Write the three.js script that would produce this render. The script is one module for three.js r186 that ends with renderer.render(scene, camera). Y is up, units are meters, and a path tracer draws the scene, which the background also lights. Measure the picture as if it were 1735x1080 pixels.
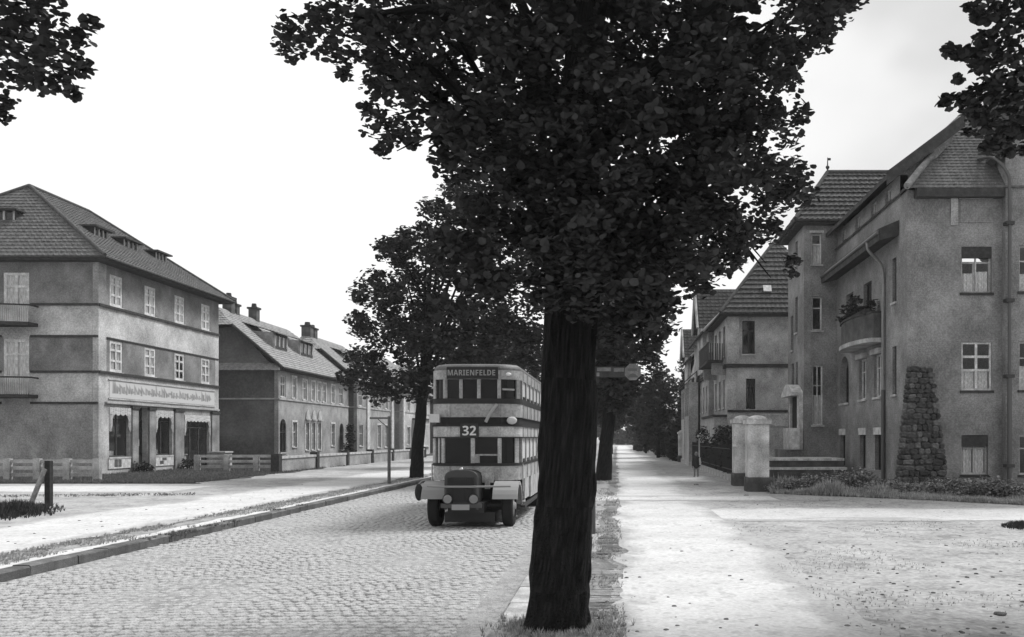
import * as THREE from 'three';
import { mergeGeometries } from 'three/addons/utils/BufferGeometryUtils.js';
import { FontLoader } from 'three/addons/loaders/FontLoader.js';
import { TextGeometry } from 'three/addons/geometries/TextGeometry.js';
import { MarchingCubes } from 'three/addons/objects/MarchingCubes.js';

// ---------------------------------------------------------------- camera, sky, sun, exposure
const W = 1735, H = 1080, F = 1500, VX = 1045, VY = 742, EYE = 2.2;
const scene = new THREE.Scene();
const camera = new THREE.PerspectiveCamera(2 * Math.atan(H / 2 / F) * 180 / Math.PI, W / H, 0.1, 3000);
camera.position.set(0, EYE, 0); camera.lookAt(0, EYE, -10);
camera.setViewOffset(W, H, W / 2 - VX, H / 2 - VY, W, H);         // the lens is shifted: verticals stay upright
const renderer = new THREE.WebGLRenderer();
renderer.toneMapping = THREE.LinearToneMapping;
renderer.toneMappingExposure = 1.75;
renderer.shadowMap.enabled = true;

let seed = 7;
const rnd = () => { seed = (seed * 1664525 + 1013904223) >>> 0; return seed / 4294967296; };
const rr = (a, b) => a + (b - a) * rnd();
const hash = (x, y, s) => { let h = (x * 374761393 + y * 668265263 + s * 1442695041) | 0; h = Math.imul(h ^ (h >>> 13), 1274126177); h ^= h >>> 16; return (h >>> 0) / 4294967296; };
function vnoise(x, y, p, s) {                                     // tiling value noise, p = period
  const xi = Math.floor(x), yi = Math.floor(y), fx = x - xi, fy = y - yi, u = fx * fx * (3 - 2 * fx), v = fy * fy * (3 - 2 * fy);
  const w = (i) => ((i % p) + p) % p, a = hash(w(xi), w(yi), s), b = hash(w(xi + 1), w(yi), s), c = hash(w(xi), w(yi + 1), s), d = hash(w(xi + 1), w(yi + 1), s);
  return a + (b - a) * u + (c - a) * v + (a - b - c + d) * u * v;
}
function fbm(x, y, p, s, oct = 4) { let t = 0, a = 0.5, n = 0; for (let i = 0; i < oct; i++) { t += a * vnoise(x * p, y * p, p, s + i); n += a; a *= 0.5; p *= 2; } return t / n; }
const clamp = (x, a = 0, b = 1) => Math.min(b, Math.max(a, x));
const sstep = (a, b, x) => { const t = clamp((x - a) / (b - a)); return t * t * (3 - 2 * t); };

{ // overcast sky: bright white haze with a few soft grey clouds
  const w = 1024, h = 512, d = new Float32Array(w * h * 4);
  for (let j = 0; j < h; j++) for (let i = 0; i < w; i++) {
    const el = ((j + 0.5) / h - 0.5) * Math.PI, y = Math.sin(el);
    let L;
    if (y < 0) L = 0.5;
    else {
      const q = 1 / (y + 0.25), az = i / w;
      const n = fbm(az + 0.01 * Math.sin(q * 3), 0.11 * q, 22, 31, 5), m = fbm(az, 0.1 * q + 0.4, 9, 77, 3);
      {
        const deck = sstep(0.255, 0.3, az) * (1 - sstep(0.93, 1, az));        // the cloud deck covers the right and rear of the sky
        L = 0.61 - deck * (0.08 + 0.2 * sstep(0.42, 0.68, n) * (0.35 + 0.65 * sstep(0.36, 0.6, m)));
      };
    }
    const k = (j * w + i) * 4; d[k] = d[k + 1] = d[k + 2] = L; d[k + 3] = 1;
  }
  const t = new THREE.DataTexture(d, w, h, THREE.RGBAFormat, THREE.FloatType);
  t.mapping = THREE.EquirectangularReflectionMapping; t.magFilter = t.minFilter = THREE.LinearFilter; t.wrapS = THREE.RepeatWrapping; t.needsUpdate = true;
  scene.background = t; scene.environment = t;
}
const sun = new THREE.DirectionalLight(new THREE.Color(1, 1, 1), 2.3);
sun.position.set(48, 80, -38); sun.target.position.set(0, 0, -30); sun.position.add(sun.target.position);
sun.castShadow = true; sun.shadow.radius = 34;
sun.shadow.camera.left = -90; sun.shadow.camera.right = 90; sun.shadow.camera.top = 90; sun.shadow.camera.bottom = -90; sun.shadow.camera.far = 300;
scene.add(sun, sun.target);
scene.fog = new THREE.FogExp2(new THREE.Color(0.9, 0.9, 0.9), 0.0004);

// ---------------------------------------------------------------- naming
const used = {};
function numbered(n) { const k = used[n] = (used[n] ?? -1) + 1; return k ? n + '_' + String(k).padStart(3, '0') : n; }
function tag(o, label, category, group, kind) {
  if (label) o.userData.label = label; if (category) o.userData.category = category; if (group) o.userData.group = group; if (kind) o.userData.kind = kind; return o;
}
function thing(name, [x, y, z], label, category, group, turn = 0) {
  const o = new THREE.Group(); o.name = numbered(name); o.position.set(x, y, z); o.rotation.y = turn; scene.add(o); return tag(o, label, category, group);
}
function shade(m) { m.castShadow = m.receiveShadow = true; return m; }
function part(parent, name, geos, mat) {
  const list = Array.isArray(geos) ? geos : [geos];
  const g = list.length > 1 ? mergeGeometries(list.map(plain)) : list[0];
  const m = shade(new THREE.Mesh(g, mat)); m.name = parent === scene ? numbered(name) : name; parent.add(m); return m;
}
function sub(parent, name) { const g = new THREE.Group(); g.name = name; parent.add(g); return g; }
function structure(name, geos, mat) { const m = part(scene, name, geos, mat); m.userData.kind = 'structure'; return m; }

// ---------------------------------------------------------------- textures and materials
function tex(n, f, srgb = true) {
  const d = new Uint8Array(n * n * 4);
  for (let j = 0; j < n; j++) for (let i = 0; i < n; i++) { const v = clamp(f(i / n, j / n, i, j)) * 255; const k = (j * n + i) * 4; d[k] = d[k + 1] = d[k + 2] = v; d[k + 3] = 255; }
  const t = new THREE.DataTexture(d, n, n); t.wrapS = t.wrapT = THREE.RepeatWrapping; t.magFilter = THREE.LinearFilter; t.minFilter = THREE.LinearMipmapLinearFilter; t.generateMipmaps = true;
  if (srgb) t.colorSpace = THREE.SRGBColorSpace; t.needsUpdate = true; return t;
}
const scaled = (t, metres) => { const c = t.clone(); c.repeat.set(1 / metres, 1 / metres); c.needsUpdate = true; return c; };
const grainT = tex(512, (x, y) => 0.80 + 0.34 * (fbm(x, y, 8, 1, 6) - 0.5) + 0.26 * (fbm(x, y, 64, 9, 2) - 0.5));
const grainB = tex(512, (x, y) => fbm(x, y, 24, 3, 5), false);
const dirtT = tex(1024, (x, y) => { const a = fbm(x, y, 6, 21, 5), b = fbm(x, y, 90, 22, 3), c = fbm(x, y, 24, 23, 4); return 0.8 + 0.22 * (a - 0.5) + 0.26 * (b - 0.5) - 0.1 * sstep(0.55, 0.68, c); });
const sandT = tex(1024, (x, y) => { const a = fbm(x, y, 5, 41, 5), b = fbm(x, y, 120, 42, 2), c = fbm(x, y, 40, 43, 3); return 0.9 + 0.1 * (a - 0.5) + 0.14 * (b - 0.5) - 0.07 * sstep(0.6, 0.72, c); });
function brickAt(x, y) {                                          // tile = 1 m square, 13 courses of four bricks
  const r = Math.floor(y * 13), fy = y * 13 - r, xx = x * 4 + (r % 2) * 0.5, c = Math.floor(xx), fx = xx - c;
  const joint = Math.min(Math.min(fy, 1 - fy) * 0.077, Math.min(fx, 1 - fx) * 0.25);
  return [joint < 0.006 ? 0 : 1, hash(c % 4, r, 5)];
}
const brickT = tex(512, (x, y) => { const [b, h] = brickAt(x, y); return (b ? 0.72 + 0.2 * h : 0.9) + 0.2 * (fbm(x, y, 16, 6, 4) - 0.5); });
const brickB = tex(512, (x, y) => brickAt(x, y)[0] * 0.8 + 0.2 * fbm(x, y, 32, 6, 3), false);
const stainT = tex(512, (x, y) => 0.82 + 0.42 * (fbm(x, y, 4, 51, 6) - 0.5) + 0.2 * (fbm(x, y, 50, 52, 2) - 0.5));
const weatherT = tex(1024, (x, y, i, j) => { const [b] = brickAt((x * 6) % 1, (y * 6) % 1), a = fbm(x, y, 5, 71, 6), c = fbm(x, y, 14, 72, 5), f = fbm(x, y, 160, 73, 2), st = fbm(x, y * 0.2 + 0.1, 60, 74, 3); return 0.82 + 0.36 * (a - 0.5) + 0.2 * (c - 0.5) + 0.26 * (f - 0.5) - 0.03 * sstep(0.6, 0.75, st) - (b ? 0 : 0.04); });
const barkT = tex(512, (x, y) => 0.6 + 0.7 * (fbm(x, y * 0.25 + 0, 24, 61, 4) - 0.4));
const barkB = tex(512, (x, y) => Math.abs(fbm(x, y, 12, 62, 5) - 0.5) * 2.2, false);
function mat(v, o = {}) {
  const { map, mapSize = 2, bump, bumpSize = 1, bumpScale = 0.01, rough = 0.92, ...rest } = o;
  const m = new THREE.MeshPhysicalMaterial({ color: new THREE.Color().setRGB(v, v, v), roughness: rough, specularIntensity: rough > 0.7 ? 0.35 : 1, side: THREE.DoubleSide, ...rest });
  if (map) m.map = scaled(map, mapSize); if (bump) { m.bumpMap = scaled(bump, bumpSize); m.bumpScale = bumpScale; } return m;
}
const M = {
  ground: mat(0.55, { map: dirtT, mapSize: 5.3, bump: grainB, bumpSize: 0.9, bumpScale: 0.012 }),
  grass: mat(0.13, { map: dirtT, mapSize: 4.1, bump: grainB, bumpSize: 0.5, bumpScale: 0.04 }),
  verge: mat(0.5, { map: dirtT, mapSize: 2.7, bump: grainB, bumpSize: 0.7, bumpScale: 0.02 }),
  sand: mat(0.66, { vertexColors: true, map: sandT, mapSize: 4.7, bump: grainB, bumpSize: 0.8, bumpScale: 0.005 }),
  bed: mat(0.5, { map: dirtT, mapSize: 1.7, bump: grainB, bumpSize: 0.3, bumpScale: 0.01 }),
  cobble: [0.65, 0.62, 0.68, 0.59].map((v) => mat(v, { map: grainT, mapSize: 0.9, rough: 0.75 })),
  kerb: [0.16, 0.21, 0.185].map((v) => mat(v, { map: stainT, mapSize: 0.7, bump: grainB, bumpSize: 0.4, bumpScale: 0.006 })),
  kerbLight: [0.55, 0.62, 0.58].map((v) => mat(v, { map: stainT, mapSize: 0.9, bump: grainB, bumpSize: 0.4, bumpScale: 0.006 })),
  brickL: mat(0.31, { map: weatherT, mapSize: 6, bump: brickB, bumpSize: 1, bumpScale: 0.008 }),
  plasterL: mat(0.66, { map: weatherT, mapSize: 8, bump: grainB, bumpSize: 0.7, bumpScale: 0.006 }),
  plasterMid: mat(0.46, { map: weatherT, mapSize: 7, bump: grainB, bumpSize: 0.7, bumpScale: 0.006 }),
  shopStone: mat(0.64, { map: stainT, mapSize: 3, bump: grainB, bumpSize: 0.5, bumpScale: 0.004 }),
  pilaster: mat(0.36, { map: stainT, mapSize: 2, bump: grainB, bumpSize: 0.5, bumpScale: 0.004 }),
  brickR: mat(0.36, { map: weatherT, mapSize: 6, bump: brickB, bumpSize: 1, bumpScale: 0.003 }),
  brickTower: mat(0.36, { map: weatherT, mapSize: 6, bump: brickB, bumpSize: 1, bumpScale: 0.008 }),
  plasterR: mat(0.6, { map: weatherT, mapSize: 5, bump: grainB, bumpSize: 0.7, bumpScale: 0.006 }),
  darkPlaster: mat(0.2, { map: stainT, mapSize: 5, bump: grainB, bumpSize: 0.7, bumpScale: 0.006 }),
  tile: mat(0.18, { map: grainT, mapSize: 1.3 }), tile2: mat(0.1, { map: grainT, mapSize: 1.1 }), tile3: mat(0.45, { map: grainT, mapSize: 1.7 }),
  courses: [0.13, 0.165, 0.105, 0.145].map((v) => mat(v, { map: grainT, mapSize: 1.1 })),
  ridge: mat(0.13, { map: grainT, mapSize: 0.8 }), ridgeLight: mat(0.38, { map: grainT, mapSize: 0.8 }),
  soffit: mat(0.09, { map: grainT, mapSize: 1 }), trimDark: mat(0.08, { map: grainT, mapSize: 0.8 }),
  white: mat(0.85, { map: grainT, mapSize: 1.5, rough: 0.6 }), trimLight: mat(0.6, { map: stainT, mapSize: 1.5 }),
  darkWood: mat(0.05, { map: grainT, mapSize: 0.6 }), wood: mat(0.1, { map: grainT, mapSize: 0.5 }), paleWood: mat(0.5, { map: grainT, mapSize: 0.5 }),
  cloth: mat(0.85, { rough: 1, map: grainT, mapSize: 0.6 }),
  iron: mat(0.03, { rough: 0.6 }), zinc: mat(0.34, { rough: 0.5, map: grainT, mapSize: 0.6 }), zincDark: mat(0.08, { rough: 0.5 }),
  darkGlass: mat(0.015, { rough: 0.12 }),
  pane: new THREE.MeshPhysicalMaterial({ color: 0xffffff, roughness: 0.03, transmission: 1, thickness: 0, side: THREE.DoubleSide }),
  room: mat(0.3),
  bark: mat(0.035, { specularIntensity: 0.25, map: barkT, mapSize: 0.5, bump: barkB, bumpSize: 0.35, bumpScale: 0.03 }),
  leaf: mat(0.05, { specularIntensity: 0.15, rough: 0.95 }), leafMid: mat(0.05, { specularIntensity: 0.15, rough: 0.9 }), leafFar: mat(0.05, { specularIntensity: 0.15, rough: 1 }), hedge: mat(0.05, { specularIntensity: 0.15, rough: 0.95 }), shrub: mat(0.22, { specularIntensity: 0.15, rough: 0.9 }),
  ivy: mat(0.065, { specularIntensity: 0.15, rough: 0.8 }), rough: mat(0.38, { rough: 1 }), weed: mat(0.13, { rough: 1 }), blade: mat(0.34, { rough: 1 }),
  stone: mat(0.78, { map: stainT, mapSize: 1.4, bump: grainB, bumpSize: 0.5, bumpScale: 0.01 }), stoneDark: mat(0.14, { map: stainT, mapSize: 1.1, bump: grainB, bumpSize: 0.4, bumpScale: 0.012 }),
};

// ---------------------------------------------------------------- geometry helpers
function plain(g) {
  const q = g.index ? g.toNonIndexed() : g; if (!q.attributes.normal) q.computeVertexNormals(); if (!q.attributes.uv) uvBox(q);
  for (const k of Object.keys(q.attributes)) if (!['position', 'normal', 'uv'].includes(k)) q.deleteAttribute(k); return q;
}
function uvBox(g) {                                               // texture coordinates in metres, by the way each face points
  const p = g.attributes.position, uv = new Float32Array(p.count * 2), a = new THREE.Vector3(), b = new THREE.Vector3(), c = new THREE.Vector3(), n = new THREE.Vector3();
  for (let i = 0; i < p.count; i += 3) {
    a.fromBufferAttribute(p, i); b.fromBufferAttribute(p, i + 1); c.fromBufferAttribute(p, i + 2);
    n.copy(b).sub(a).cross(c.clone().sub(a)); const x = Math.abs(n.x), y = Math.abs(n.y), z = Math.abs(n.z);
    [a, b, c].forEach((v, k) => { const o = (i + k) * 2; if (y >= x && y >= z) { uv[o] = v.x; uv[o + 1] = v.z; } else if (x >= z) { uv[o] = v.z; uv[o + 1] = v.y; } else { uv[o] = v.x; uv[o + 1] = v.y; } });
  }
  g.setAttribute('uv', new THREE.BufferAttribute(uv, 2)); return g;
}
const metric = (g) => uvBox(plain(g));
function flip(g) { for (const k of ['position', 'normal', 'uv']) { const a = g.attributes[k], n = a.itemSize, t = a.array; for (let i = 0; i < a.count; i += 3) for (let c = 0; c < n; c++) { const p = (i + 1) * n + c, q = (i + 2) * n + c, x = t[p]; t[p] = t[q]; t[q] = x; } } return g; }
const ID = new THREE.Matrix4();
function face(o, axis) {                                          // a wall's own frame: u along it, v up, n out of it
  const ux = { '+z': [1, 0, 0], '+x': [0, 0, -1], '-x': [0, 0, 1], '-z': [-1, 0, 0] }[axis];
  const u = new THREE.Vector3(...ux), v = new THREE.Vector3(0, 1, 0), n = u.clone().cross(v);
  return new THREE.Matrix4().makeBasis(u, v, n).setPosition(...o);
}
function box(m, u0, u1, v0, v1, n0, n1) { const g = new THREE.BoxGeometry(Math.abs(u1 - u0), Math.abs(v1 - v0), Math.abs(n1 - n0)); g.translate((u0 + u1) / 2, (v0 + v1) / 2, (n0 + n1) / 2); return metric(g.applyMatrix4(m)); }
function rectPath(Cls, u0, u1, v0, v1, arch) {
  const s = new Cls(); s.moveTo(u0, v0); s.lineTo(u1, v0);
  if (arch) { const r = (u1 - u0) / 2; s.lineTo(u1, v1 - r); s.absarc((u0 + u1) / 2, v1 - r, r, 0, Math.PI, false); s.lineTo(u0, v0); } else { s.lineTo(u1, v1); s.lineTo(u0, v1); s.lineTo(u0, v0); }
  return s;
}
function slab(m, pts, t, holes = []) {                            // outline in u,v pushed inwards by t
  const s = pts instanceof THREE.Shape ? pts : new THREE.Shape(pts.map((p) => new THREE.Vector2(...p)));
  for (const h of holes) s.holes.push(rectPath(THREE.Path, ...h));
  const g = new THREE.ExtrudeGeometry(s, { depth: t, bevelEnabled: false, curveSegments: 8 }); g.translate(0, 0, -t); return metric(g.applyMatrix4(m));
}
const wall = (m, u0, u1, v0, v1, holes = [], t = 0.32) => slab(m, [[u0, v0], [u1, v0], [u1, v1], [u0, v1]], t, holes);
function bar(a, b, r, r2 = r, seg = 8) {
  const A = new THREE.Vector3(...a), B = new THREE.Vector3(...b), d = B.clone().sub(A), g = new THREE.CylinderGeometry(r2, r, d.length(), seg, 1);
  g.translate(0, d.length() / 2, 0); g.applyQuaternion(new THREE.Quaternion().setFromUnitVectors(new THREE.Vector3(0, 1, 0), d.normalize())); g.translate(...a); return metric(g);
}
function tube(pts, r, seg = 24, rad = 8) { return plain(new THREE.TubeGeometry(new THREE.CatmullRomCurve3(pts.map((p) => new THREE.Vector3(...p))), seg, r, rad)); }
function tapered(pts, radii, rad = 10, per = 4, rough = 0) {      // a limb through the points with a radius at each
  const c = new THREE.CatmullRomCurve3(pts.map((p) => new THREE.Vector3(...p))), n = (pts.length - 1) * per, fr = c.computeFrenetFrames(n), pos = [], idx = [], uv = [];
  for (let i = 0; i <= n; i++) {
    const t = i / n, p = c.getPoint(t), k = Math.min(pts.length - 2, Math.floor(t * (pts.length - 1))), f = t * (pts.length - 1) - k, r = radii[k] + (radii[k + 1] - radii[k]) * f;
    for (let j = 0; j <= rad; j++) {
      const a = (j % rad) / rad * Math.PI * 2, q = r * (1 + rough * (vnoise((j % rad) / rad * Math.max(14, rad / 3 | 0), i / n * 22, Math.max(14, rad / 3 | 0), 3) - 0.5) + rough * 0.8 * (vnoise((j % rad) / rad * 5, i / n * 7, 5, 8) - 0.5));
      const v = p.clone().addScaledVector(fr.normals[i], Math.cos(a) * q).addScaledVector(fr.binormals[i], Math.sin(a) * q); pos.push(v.x, v.y, v.z); uv.push(j / rad * r * 6.28, t * c.getLength() * 0.35);
    }
  }
  for (let i = 0; i < n; i++) for (let j = 0; j < rad; j++) { const a = i * (rad + 1) + j, b = a + rad + 1; idx.push(a, b, a + 1, b, b + 1, a + 1); }
  const g = new THREE.BufferGeometry(); g.setAttribute('position', new THREE.Float32BufferAttribute(pos, 3)); g.setAttribute('uv', new THREE.Float32BufferAttribute(uv, 2)); g.setIndex(idx); g.computeVertexNormals(); return plain(g);
}
// one roof slope laid in overlapping courses of tiles; corners as [x,y,z]; returns one geometry per course
function courses(bl, br, tl, tr, pitch, wave = 0.3, lift = 0.035, waveH = 0.018) {
  const V = (p) => new THREE.Vector3(...p), BL = V(bl), BR = V(br), TL = V(tl), TR = V(tr);
  const len = TL.clone().add(TR).multiplyScalar(0.5).distanceTo(BL.clone().add(BR).multiplyScalar(0.5)), n = Math.max(2, Math.round(len / pitch)), out = [];
  const nor = BR.clone().sub(BL).cross(TL.clone().sub(BL).lengthSq() > 0.001 ? TL.clone().sub(BL) : TR.clone().sub(BL)).normalize(); if (nor.y < 0) nor.negate();
  const dir = BR.clone().sub(BL), L = dir.length();
  for (let i = 0; i < n; i++) {
    const a = BL.clone().lerp(TL, i / n), b = BR.clone().lerp(TR, i / n), c = BL.clone().lerp(TL, Math.min(1, (i + 1) / n)), d = BR.clone().lerp(TR, Math.min(1, (i + 1) / n));
    const seg = Math.max(1, Math.ceil(a.distanceTo(b) / wave * 3)), pos = [];
    const off = a.clone().sub(BL).dot(dir) / L, wl = a.distanceTo(b);
    const P = (t, k) => { const base = (k === 2 ? c.clone().lerp(d, t) : a.clone().lerp(b, t)); if (k === 0) return base.addScaledVector(nor, -0.02); const s = off + t * wl; const hgt = Math.cos(s / wave * Math.PI * 2) * waveH; return base.addScaledVector(nor, k === 1 ? lift + hgt + 0.012 * (hash(Math.round(s / wave), i, 3) - 0.5) : hgt * 0.3); };
    for (let j = 0; j < seg; j++) { const t0 = j / seg, t1 = (j + 1) / seg; for (const k of [0, 1]) { const p = P(t0, k), q = P(t1, k), r = P(t0, k + 1), s = P(t1, k + 1); for (const v of [p, q, s, p, s, r]) pos.push(v.x, v.y, v.z); } }
    const g = new THREE.BufferGeometry(); g.setAttribute('position', new THREE.Float32BufferAttribute(pos, 3)); g.computeVertexNormals(); out.push(uvBox(g));
  }
  return out;
}
function windowAt(parent, m, u0, u1, v0, v1, o = {}) {
  const { gap = 0.06, cols = 2, cuts = [0.68], rec = 0.12, fm = M.white, fw = 0.07, bw = 0.05, curtain = null, sill = true, name = 'window', deep = 0.06, surround = null, sillMat = M.trimLight, label } = o;
  const w = sub(parent, name), n1 = -rec, n0 = -rec - deep; if (label) w.userData.label = label;
  const fr = [box(m, u0, u0 + fw, v0, v1, n0, n1), box(m, u1 - fw, u1, v0, v1, n0, n1), box(m, u0 + fw, u1 - fw, v0, v0 + fw, n0, n1), box(m, u0 + fw, u1 - fw, v1 - fw, v1, n0, n1)];
  const us = [u0 + fw], vs = [v0 + fw]; for (let i = 1; i < cols; i++) us.push(u0 + (u1 - u0) * i / cols); us.push(u1 - fw); for (const c of cuts) vs.push(v0 + (v1 - v0) * c); vs.push(v1 - fw);
  for (let i = 1; i < us.length - 1; i++) fr.push(box(m, us[i] - bw / 2, us[i] + bw / 2, v0 + fw, v1 - fw, n0 + 0.01, n1 + 0.012));
  for (let j = 1; j < vs.length - 1; j++) for (let i = 0; i < us.length - 1; i++) fr.push(box(m, us[i] + (i ? bw / 2 : 0), us[i + 1] - (i < us.length - 2 ? bw / 2 : 0), vs[j] - bw / 2, vs[j] + bw / 2, n0 + 0.01, n1 - 0.004));
  part(w, 'frame', fr, fm);
  for (let j = 0; j < vs.length - 1; j++) for (let i = 0; i < us.length - 1; i++) {
    const g = new THREE.PlaneGeometry(us[i + 1] - us[i], vs[j + 1] - vs[j]); g.translate((us[i] + us[i + 1]) / 2, (vs[j] + vs[j + 1]) / 2, n0 + 0.03); part(w, 'pane', plain(g.applyMatrix4(m)), M.pane);
  }
  if (curtain) for (const [f0, f1, a0 = 0, a1 = 1] of curtain) {
    const cw = (u1 - u0 - 2 * fw) * (a1 - a0), g = new THREE.PlaneGeometry(cw, (v1 - v0) * (f1 - f0), 24, 1), p = g.attributes.position;
    for (let i = 0; i < p.count; i++) p.setZ(i, 0.025 * Math.sin(p.getX(i) * 38 + 1.3 * Math.sin(p.getX(i) * 9)));
    g.computeVertexNormals(); g.translate(u0 + fw + (u1 - u0 - 2 * fw) * (a0 + a1) / 2, v0 + (v1 - v0) * (f0 + f1) / 2, n0 - gap); part(w, 'curtain', plain(g.applyMatrix4(m)), M.cloth);
  }
  if (sill) part(w, 'sill', box(m, u0 - 0.06, u1 + 0.06, v0 - 0.09, v0 - 0.002, -rec - 0.02, 0.07), sillMat);
  if (surround) part(w, 'surround', [box(m, u0 - 0.14, u0 - 0.002, v0, v1, -0.05, 0.035), box(m, u1 + 0.002, u1 + 0.14, v0, v1, -0.05, 0.035), box(m, u0 - 0.14, u1 + 0.14, v1 + 0.002, v1 + 0.16, -0.05, 0.05)], surround);
  return w;
}
const at = (px, py, d) => [(px - VX) * d / F, EYE + (VY - py) * d / F, -d];

// ---------------------------------------------------------------- the ground
const GL = 0.15, GR = 0.12, KL = -9.3, KR = -1.35;
{
  const xs = [-900, -300, -120, -60, -40, -28, -18, -14, -11, KL - 0.16, KL - 0.14, KL - 0.12, KL - 0.02, -7, -5, -3, KR + 0.02, KR + 0.12, KR + 0.14, KR + 0.16, 0, 3, 6, 10, 16, 30, 60, 120, 300, 900];
  const zs = [60, 20, 0, -5, -10, -15, -20, -25, -30, -40, -50, -65, -80, -100, -130, -170, -230, -320, -500, -900, -1500];
  const hy = (x) => x <= KL - 0.14 ? GL : x < KR + 0.14 ? -0.06 : GR;
  const pos = [], uv = [], idx = [];
  for (const z of zs) for (const x of xs) { pos.push(x, hy(x), z); uv.push(x, z); }
  for (let j = 0; j < zs.length - 1; j++) for (let i = 0; i < xs.length - 1; i++) { const a = j * xs.length + i, b = a + xs.length; idx.push(a, a + 1, b, b, a + 1, b + 1); }
  const g = new THREE.BufferGeometry(); g.setAttribute('position', new THREE.Float32BufferAttribute(pos, 3)); g.setAttribute('uv', new THREE.Float32BufferAttribute(uv, 2)); g.setIndex(idx); g.computeVertexNormals();
  structure('ground', plain(g), M.ground);
}
// a thin sheet with ragged edges; (x0,x1) may be functions of z
function sheet(x0, x1, z0, z1, y, step = 0.25, amp = 0.12, sd = 1, fine = 1) {
  const fx = (f, z) => typeof f === 'function' ? f(z) : f, n = Math.ceil(Math.abs(z1 - z0) / step), pos = [], uv = [], idx = [];
  for (let i = 0; i <= n; i++) {
    const z = z0 + (z1 - z0) * i / n, j = (k) => amp * ((vnoise(i * step * 0.9, k, 4096, sd) - 0.5) * 1.6 + fine * (vnoise(i * step * 3.1, k, 4096, sd + 5) - 0.5));
    const a = fx(x0, z) + j(1), b = fx(x1, z) + j(7); pos.push(a, y, z, (a + b) / 2, y, z, b, y, z); uv.push(a, z, (a + b) / 2, z, b, z);
    if (i) { const q = (i - 1) * 3; for (const k of [0, 1]) idx.push(q + k, q + k + 1, q + k + 3, q + k + 1, q + k + 4, q + k + 3); }
  }
  const g = new THREE.BufferGeometry(); g.setAttribute('position', new THREE.Float32BufferAttribute(pos, 3)); g.setAttribute('uv', new THREE.Float32BufferAttribute(uv, 2)); g.setIndex(idx); g.computeVertexNormals(); return plain(g);
}
// a trodden sandy path: the sand thins out into the soil along ragged edges, as a colour per vertex (0 soil, 1 sand)
function trodden(name, x0, x1, z0, z1, y, across, sd, soft = 0.45) {
  const step = 0.16, n = Math.ceil(Math.abs(z1 - z0) / step), w = x1 - x0, cols = [-soft, -soft * 0.66, -soft * 0.33, 0, soft * 0.4, soft, w / 2, w - soft, w - soft * 0.4, w, w + soft * 0.33, w + soft * 0.66, w + soft], pos = [], uv = [], col = [], idx = [], K = cols.length;
  for (let i = 0; i <= n; i++) {
    const z = z0 + (z1 - z0) * i / n; cols.forEach((c, k) => {
      const e = Math.min(c, w - c) / soft, q = clamp(0.5 + e * 0.5 + 0.9 * (vnoise(i * step * 0.5, c * 2.1 + 30, 4096, sd) - 0.5) + 0.7 * (vnoise(i * step * 2.3, c * 5 + 60, 4096, sd + 2) - 0.5)), t = Math.abs(e) >= 1 ? (e > 0 ? Math.min(1, 0.8 + 0.5 * q) : 0) : q, v = 0.66 + 0.34 * sstep(0.15, 0.85, t);
      const x = x0 + c + (Math.abs(e) >= 0.99 && e < 0 ? 0.3 * (vnoise(i * step * 1.7, c + 9, 4096, sd + 4) - 0.5) : 0); if (across) { pos.push(z, y, x); uv.push(z, x); } else { pos.push(x, y, z); uv.push(x, z); } col.push(v, v, v);
      if (i && k < K - 1) { const a = (i - 1) * K + k, b = i * K + k; idx.push(a, a + 1, b, b, a + 1, b + 1); }
    });
  }
  const g = new THREE.BufferGeometry(); g.setAttribute('position', new THREE.Float32BufferAttribute(pos, 3)); g.setAttribute('uv', new THREE.Float32BufferAttribute(uv, 2)); g.setAttribute('color', new THREE.Float32BufferAttribute(col, 3)); g.setIndex(idx); g.computeVertexNormals();
  return structure(name, g, M.sand);
}
trodden('footpath', -14.0, -10.9, -8, -150, GL + 0.004, false, 3);
trodden('footpath', 0.1, 2.45, 4, -230, GR + 0.004, false, 9, 0.5);
trodden('path', -25.6, -22.6, 2.7, 60, GR + 0.008, true, 13, 0.6);
trodden('path', -31.2, -29.4, -1.0, 5.4, GR + 0.008, true, 14);
trodden('path', -37.6, -33.6, -90, -17, GL + 0.004, true, 17);
structure('kerb_strip', sheet(-9.95, KL - 0.3, -8, -120, GL + 0.006, 0.25, 0.12, 19), mat(0.68, { map: sandT, mapSize: 4.1 }));
structure('verge', sheet(-10.7, -9.98, -10, -150, GL + 0.004, 0.25, 0.22, 23), M.verge);
structure('verge', sheet(-0.95, 0.05, -3, -200, GR + 0.004, 0.2, 0.16, 29), M.verge);
structure('lawn', sheet(-60, (z) => -18.9 - Math.max(0, -(z + 44)) * 0.04, -39.2, -150, GL + 0.008, 0.5, 0.5, 31), M.grass);
structure('gutter', sheet(KR - 0.42, KR - 0.02, 0, -160, 0.0105, 0.5, 0.02, 33), M.kerbLight[1]);

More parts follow.
